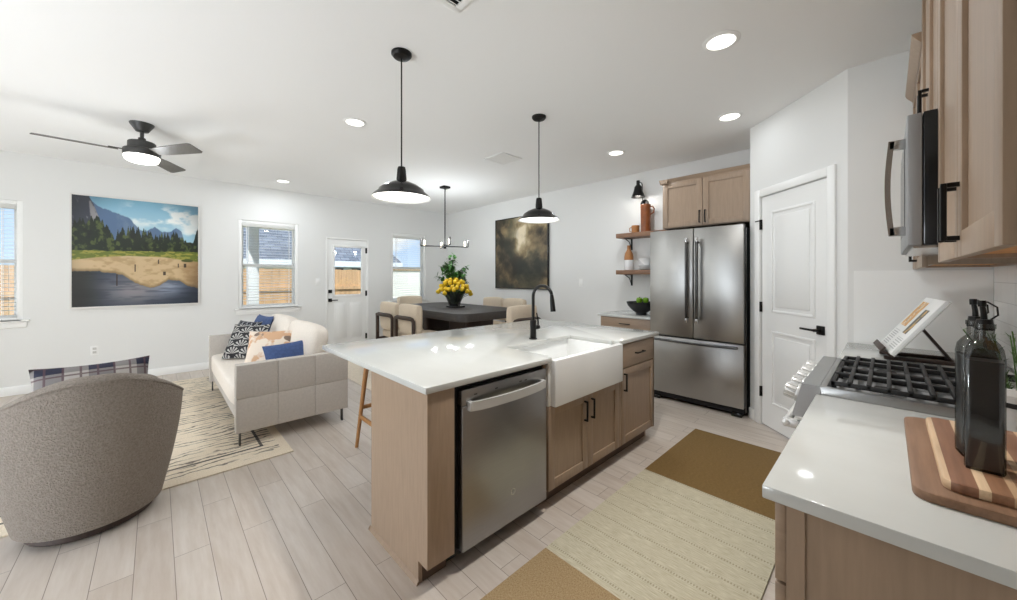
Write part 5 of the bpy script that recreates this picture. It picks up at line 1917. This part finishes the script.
for k in range(ng):
    a = by0 + (by1 - by0) * k / ng + 0.002
    b = by0 + (by1 - by0) * (k + 1) / ng - 0.002
    zt0, zt1 = 0.928, 0.944
    w2 = 0.0062
    g = MB()
    for yy in (a + w2, b - w2):
        g.box(bx0, bx1, yy - w2, yy + w2, zt0 - 0.004, zt1 - 0.004, 0.002)
    for xx in (bx0 + w2, bx1 - w2):
        g.box(xx - w2, xx + w2, a, b, zt0 - 0.004, zt1 - 0.004, 0.002)
    for q in range(1, 10):
        xx = bx0 + (bx1 - bx0) * q / 10
        g.box(xx - w2, xx + w2, a, b, zt0, zt1 + 0.002, 0.002)
    yc = (a + b) / 2
    g.box(bx0, bx1, yc - w2, yc + w2, zt0, zt1 + 0.002, 0.002)
    for xx in (bx0 + 0.008, bx1 - 0.008):
        for yy in (a + 0.008, b - 0.008):
            g.box(xx - 0.007, xx + 0.007, yy - 0.006, yy + 0.006, 0.8925, zt0, 0.001)
    g.build('grate', m_iron, gr)

# cutting boards
m_ac1 = stripes_mat('acacia_dark', [(1.0, (136, 104, 80))], 'X', 0.3, 0.5, 0.0, (70, 4, 70))
m_ac2 = stripes_mat('acacia_striped', [(.10, (204, 174, 140)), (.42, (138, 98, 74)), (.56, (214, 186, 152)), (.80, (150, 110, 82)), (.90, (198, 166, 132)), (1.0, (160, 120, 90))], 'X', 0.105, 0.45, 0.733, (70, 4, 70))
B1 = (0.036, 0.395, 1.083, 1.643)
tag(MB().prism(rrect(*B1, 0.03, 5), 'z', RT, RT + 0.020, bev=0.004).build('cutting_board', m_ac1), 'larger dark acacia cutting board, bottom of the pair on the near worktop', 'cutting board', 'wooden cutting boards')
B2 = (0.077, 0.36, 1.118, 1.60)
tag(MB().prism(rrect(*B2, 0.025, 5), 'z', RT + 0.020, RT + 0.040, bev=0.004).build('cutting_board', m_ac2), 'smaller striped acacia cutting board on top, under the oil bottles', 'cutting board', 'wooden cutting boards')
BZ = RT + 0.040


def oil_bottle(label, x, y, rz):
    t = T('oil_bottle', label, 'bottle', (x, y, BZ), rz, 'smoked glass oil bottles')
    w = 0.027

    def body(i, j):
        rows = [(0.0, w * .93, 0), (0.004, w, 0), (0.232, w, 0), (0.250, w * .93, .2), (0.262, w * .74, .6), (0.270, w * .52, 1), (0.292, w * .48, 1), (0.294, w * .56, 1), (0.303, w * .56, 1)]
        z, r_, rnd = rows[j]
        a = 2 * PI * i / 32
        c, s_ = math.cos(a), math.sin(a)
        e = 0.28 + (1 - 0.28) * rnd
        return (math.copysign(abs(c) ** e, c) * r_, math.copysign(abs(s_) ** e, s_) * r_, z)
    g = MB().grid(body, 32, 8, closed_u=True)
    g.box(-w * .9, w * .9, -w * .9, w * .9, 0.0005, 0.002)
    g.build('glass_body', m_bottle, t, local=True)

    def oil(i, j):
        rows = [(0.006, w * .9), (0.008, w * .93), (0.225, w * .93), (0.227, w * .9)]
        z, r_ = rows[j]
        a = 2 * PI * i / 32
        c, s_ = math.cos(a), math.sin(a)
        return (math.copysign(abs(c) ** .28, c) * r_, math.copysign(abs(s_) ** .28, s_) * r_, z)
    o_ = MB().grid(oil, 32, 3, closed_u=True)
    o_.box(-w * .88, w * .88, -w * .88, w * .88, 0.0055, 0.007).box(-w * .88, w * .88, -w * .88, w * .88, 0.225, 0.227)
    o_.build('oil', mk('dark_oil', (70, 70, 72), 0.3), t, local=True)
    sp_ = MB().cyl((0, 0, 0.29), (0, 0, 0.312), 0.014, 0.011, 18).tube([(0, 0, 0.30), (-0.001, 0.001, 0.325), (-0.003, 0.002, 0.343)], [0.005, 0.0045, 0.004], 10)
    sp_.cyl((-0.003, 0.002, 0.338), (-0.0035, 0.0025, 0.351), 0.006, seg=12, bev=0.001)
    sp_.build('pourer', m_black, t, local=True)
    sp_ = MB().tube([(0.008, 0, 0.312), (0.017, 0, 0.322), (0.016, 0.0, 0.338), (0.004, 0.004, 0.348), (-0.006, 0.006, 0.347)], 0.0016, 8)
    sp_.build('cap_strap', m_black, t, local=True)
    return t


b1 = oil_bottle('smoked glass oil bottle in front, with black pourer, on the cutting board', 0.142, 1.245, R(-6))
dup(b1, (0.139, 1.32, BZ), R(8), 'second smoked glass oil bottle standing just behind the front one')

# rosemary pot
hx, hy = 0.268, 1.722
hp = T('potted_rosemary', 'green rosemary in a pale pot with black ribbon beside the oil bottles', 'plant', (hx, hy, RT))
MB().lathe([(0, 0), (0.046, 0), (0.05, 0.006), (0.066, 0.115), (0.071, 0.117), (0.072, 0.135), (0.065, 0.136), (0.06, 0.118), (0, 0.112)], (hx, hy, RT), 32).build('pot', m_pot, hp)
MB().lathe([(0.0625, 0.083), (0.0645, 0.083), (0.0655, 0.097), (0.0635, 0.097)], (hx, hy, RT), 32, close=True).tube([(hx - 0.066, hy - 0.02, RT + 0.09), (hx - 0.088, hy - 0.03, RT + 0.105), (hx - 0.085, hy - 0.045, RT + 0.085), (hx - 0.064, hy - 0.025, RT + 0.088), (hx - 0.075, hy - 0.05, RT + 0.05), (hx - 0.078, hy - 0.055, RT + 0.03)], 0.0035, 6).build('ribbon', m_black, hp)
random.seed(31)
sp_, nd_ = MB(), MB()
for k in range(26):
    a = random.random() * 2 * PI
    s_ = random.uniform(0.01, 0.12)
    p0 = Vector((hx + 0.03 * math.cos(a), hy + 0.03 * math.sin(a), RT + 0.11))
    p1 = Vector((hx + s_ * math.cos(a), hy + s_ * math.sin(a), RT + 0.11 + random.uniform(0.09, 0.19)))
    sp_.tube([p0, p0.lerp(p1, .5) + Vector((0, 0, .012)), p1], 0.0016, 5)
    for q in range(22):
        c = p0.lerp(p1, q / 21)
        d = Vector((random.uniform(-1, 1), random.uniform(-1, 1), random.uniform(0, 1.2))).normalized()
        l_ = 0.022
        n_ = d.cross(Vector((0.3, 0.2, 1))).normalized() * 0.0016
        nd_.grid(lambda i, j, c=c, d=d, n_=n_, l_=l_: c + d * l_ * i / 2 + n_ * (2 * j - 1) * (0.6, 1, 0.1)[i], 2, 1)
sp_.build('stems', m_stem, hp)['kind'] = 'stuff'
nd_.build('leaves', m_herb, hp)['kind'] = 'stuff'

# cookbook on a stand
cbx, cby = 0.0, 2.90
lean = math.atan2(0.20, 0.30)
M0 = Matrix.Translation((cbx, cby, RT)) @ Matrix.Rotation(R(6), 4, 'Z')
Mt = M0 @ Matrix.Translation((0.0, 0, 0.022)) @ Matrix.Rotation(lean, 4, 'Y')     # local z runs up the board, -x faces the reader
se_ = T('cookbook_stand', 'dark wooden easel stand holding the open cookbook', 'stand', (cbx, cby, RT))
MB().box(0.0, 0.012, -0.14, 0.14, 0.0, 0.30, 0.003, mat=Mt).build('back_board', m_darkwood, se_)
MB().box(-0.045, 0.0, -0.15, 0.15, 0.0, 0.012, 0.003, mat=Mt).box(-0.05, -0.04, -0.15, 0.15, 0.0, 0.03, 0.003, mat=Mt).build('ledge', m_darkwood, se_)
MB().box(-0.02, 0.24, -0.10, -0.075, 0.0, 0.018, 0.003, mat=M0).box(-0.02, 0.24, 0.075, 0.10, 0.0, 0.018, 0.003, mat=M0).box(0.22, 0.24, -0.075, 0.075, 0.0, 0.018, 0.003, mat=M0).build('base', m_darkwood, se_)
a_, b_ = M0 @ Vector((0.225, 0, 0.018)), Mt @ Vector((0.012, 0, 0.2))
MB().tube([a_, b_], 0.008, sect=[(-.006, -.02), (.006, -.02), (.006, .02), (-.006, .02)]).build('prop_leg', m_darkwood, se_)
cb = T('open_cookbook', 'open cookbook with white pages and food photos on the stand', 'book', (cbx, cby, RT))
MB().box(-0.0032, -0.0005, -0.205, 0.205, 0.0125, 0.355, mat=Mt).build('cover', m_pot, cb)
MB().box(-0.020, -0.0034, -0.20, -0.001, 0.0135, 0.35, 0.002, mat=Mt).build('page_block', m_white, cb)
MB().box(-0.020, -0.0034, 0.001, 0.20, 0.0135, 0.35, 0.002, mat=Mt).build('page_block', m_white, cb)
pm_ = vcol_mat('printed_page', 0.5)
for (ya, yb, fn_) in ((0.198, 0.003, page_left), (-0.003, -0.198, page_right)):
    p0 = Mt @ Vector((-0.0208, ya, 0.015))
    U = Mt.to_3x3() @ Vector((0, yb - ya, 0))
    V_ = Mt.to_3x3() @ Vector((0, 0, 0.333))
    picture('printed_page', p0, U, V_, 70, 110, fn_, pm_, cb)

# ------------------------------------------------------------------ right-hand wall cabinets and microwave
UX = 0.130
m_under = mk('honey_wood', (214, 150, 74), 0.5, var=0.15, scale=(20, 2, 20), ns=4)
TOP = 2.64


def upper(label, y0, y1, z0, z1, hz=None, two=True):
    t = T('wall_cabinet', label, 'cabinet', (UX + 0.14, (y0 + y1) / 2, z0))
    c = MB()
    c.box(UX, XB - 0.010, y0, y0 + 0.018, z0 + 0.0, z1).box(UX, XB - 0.010, y1 - 0.018, y1, z0 + 0.0, z1)
    c.box(UX, UX + 0.018, y0 + 0.018, y1 - 0.018, z0, z1)
    c.box(UX + 0.018, XB - 0.010, y0 + 0.018, y1 - 0.018, z1 - 0.018, z1)
    c.box(XB - 0.022, XB - 0.010, y0 + 0.018, y1 - 0.018, z0, z1 - 0.018)
    c.build('carcass', m_taupe, t)
    box(UX + 0.018, XB - 0.022, y0 + 0.018, y1 - 0.018, z0 + 0.012, z0 + 0.028).build('bottom_panel', m_under, t)
    ym = (y0 + y1) / 2
    fronts = ((y0, ym, ym - 0.028), (ym, y1, ym + 0.028)) if two else ((y0, y1, y0 + 0.028),)
    for a, b, hy_ in fronts:
        d_ = shaker_x(t, UX, a, b, z0 - 0.012, z1, face=-1)
        pull(d_, (UX - 0.019, hy_, (hz or (z0 + 0.09))), (0, 0, 1), (-1, 0, 0), 0.128, r=0.005, stand=0.028)
    return t


upper('tall taupe wall cabinet nearest the camera above the cutting boards', 0.84, RY1 - 0.038, 1.385, TOP)
upper('taupe wall cabinet above the microwave', RY1 - 0.036, RY2 + 0.02, 1.862, TOP, hz=1.98)
uf = upper('shorter taupe wall cabinet with crown beyond the microwave', RY2 + 0.022, BY - 0.011, 1.385, 2.40, two=True)
cw_ = MB().prism([(UX - 0.019, 2.38), (UX - 0.019, 2.40), (UX - 0.045, 2.435), (UX - 0.05, 2.45), (UX + 0.1, 2.45), (UX + 0.1, 2.38)], 'y', RY2 + 0.022, BY - 0.003)
cw_.build('crown_moulding', m_taupe, uf)

mw = T('microwave', 'over-the-range microwave with a black body and steel door', 'microwave', (0.24, 2.14, 1.43))
m0, m1 = RY1 - 0.032, RY2 + 0.016
box(0.081, XB - 0.012, m0, m1, 1.432, 1.858, 0.004).build('body', m_blackp, mw)
dr = box(0.046, 0.0795, m0, m1, 1.432, 1.856, 0.004).build('door', m_steel_m, mw)
box(0.0445, 0.0465, m0 + 0.20, m1 - 0.05, 1.50, 1.80).build('window', m_blackp, dr)
hb = MB()
hy_ = m0 + 0.13
hb.tube([(0.012 - 0.010 * math.sin(PI * k / 10), hy_, 1.475 + 0.335 * k / 10) for k in range(11)], 0.01, sect=[(-0.0075, -0.012), (0.0075, -0.012), (0.0075, 0.012), (-0.0075, 0.012)])
for zz in (1.49, 1.795):
    hb.box(0.005, 0.0465, hy_ - 0.012, hy_ + 0.012, zz - 0.016, zz + 0.016, 0.003)
hb.build('handle', m_steel_h, dr)
box(0.06, XB - 0.02, m0 + 0.02, m1 - 0.02, 1.424, 1.4318).build('bottom_vent', m_steel_h, mw)
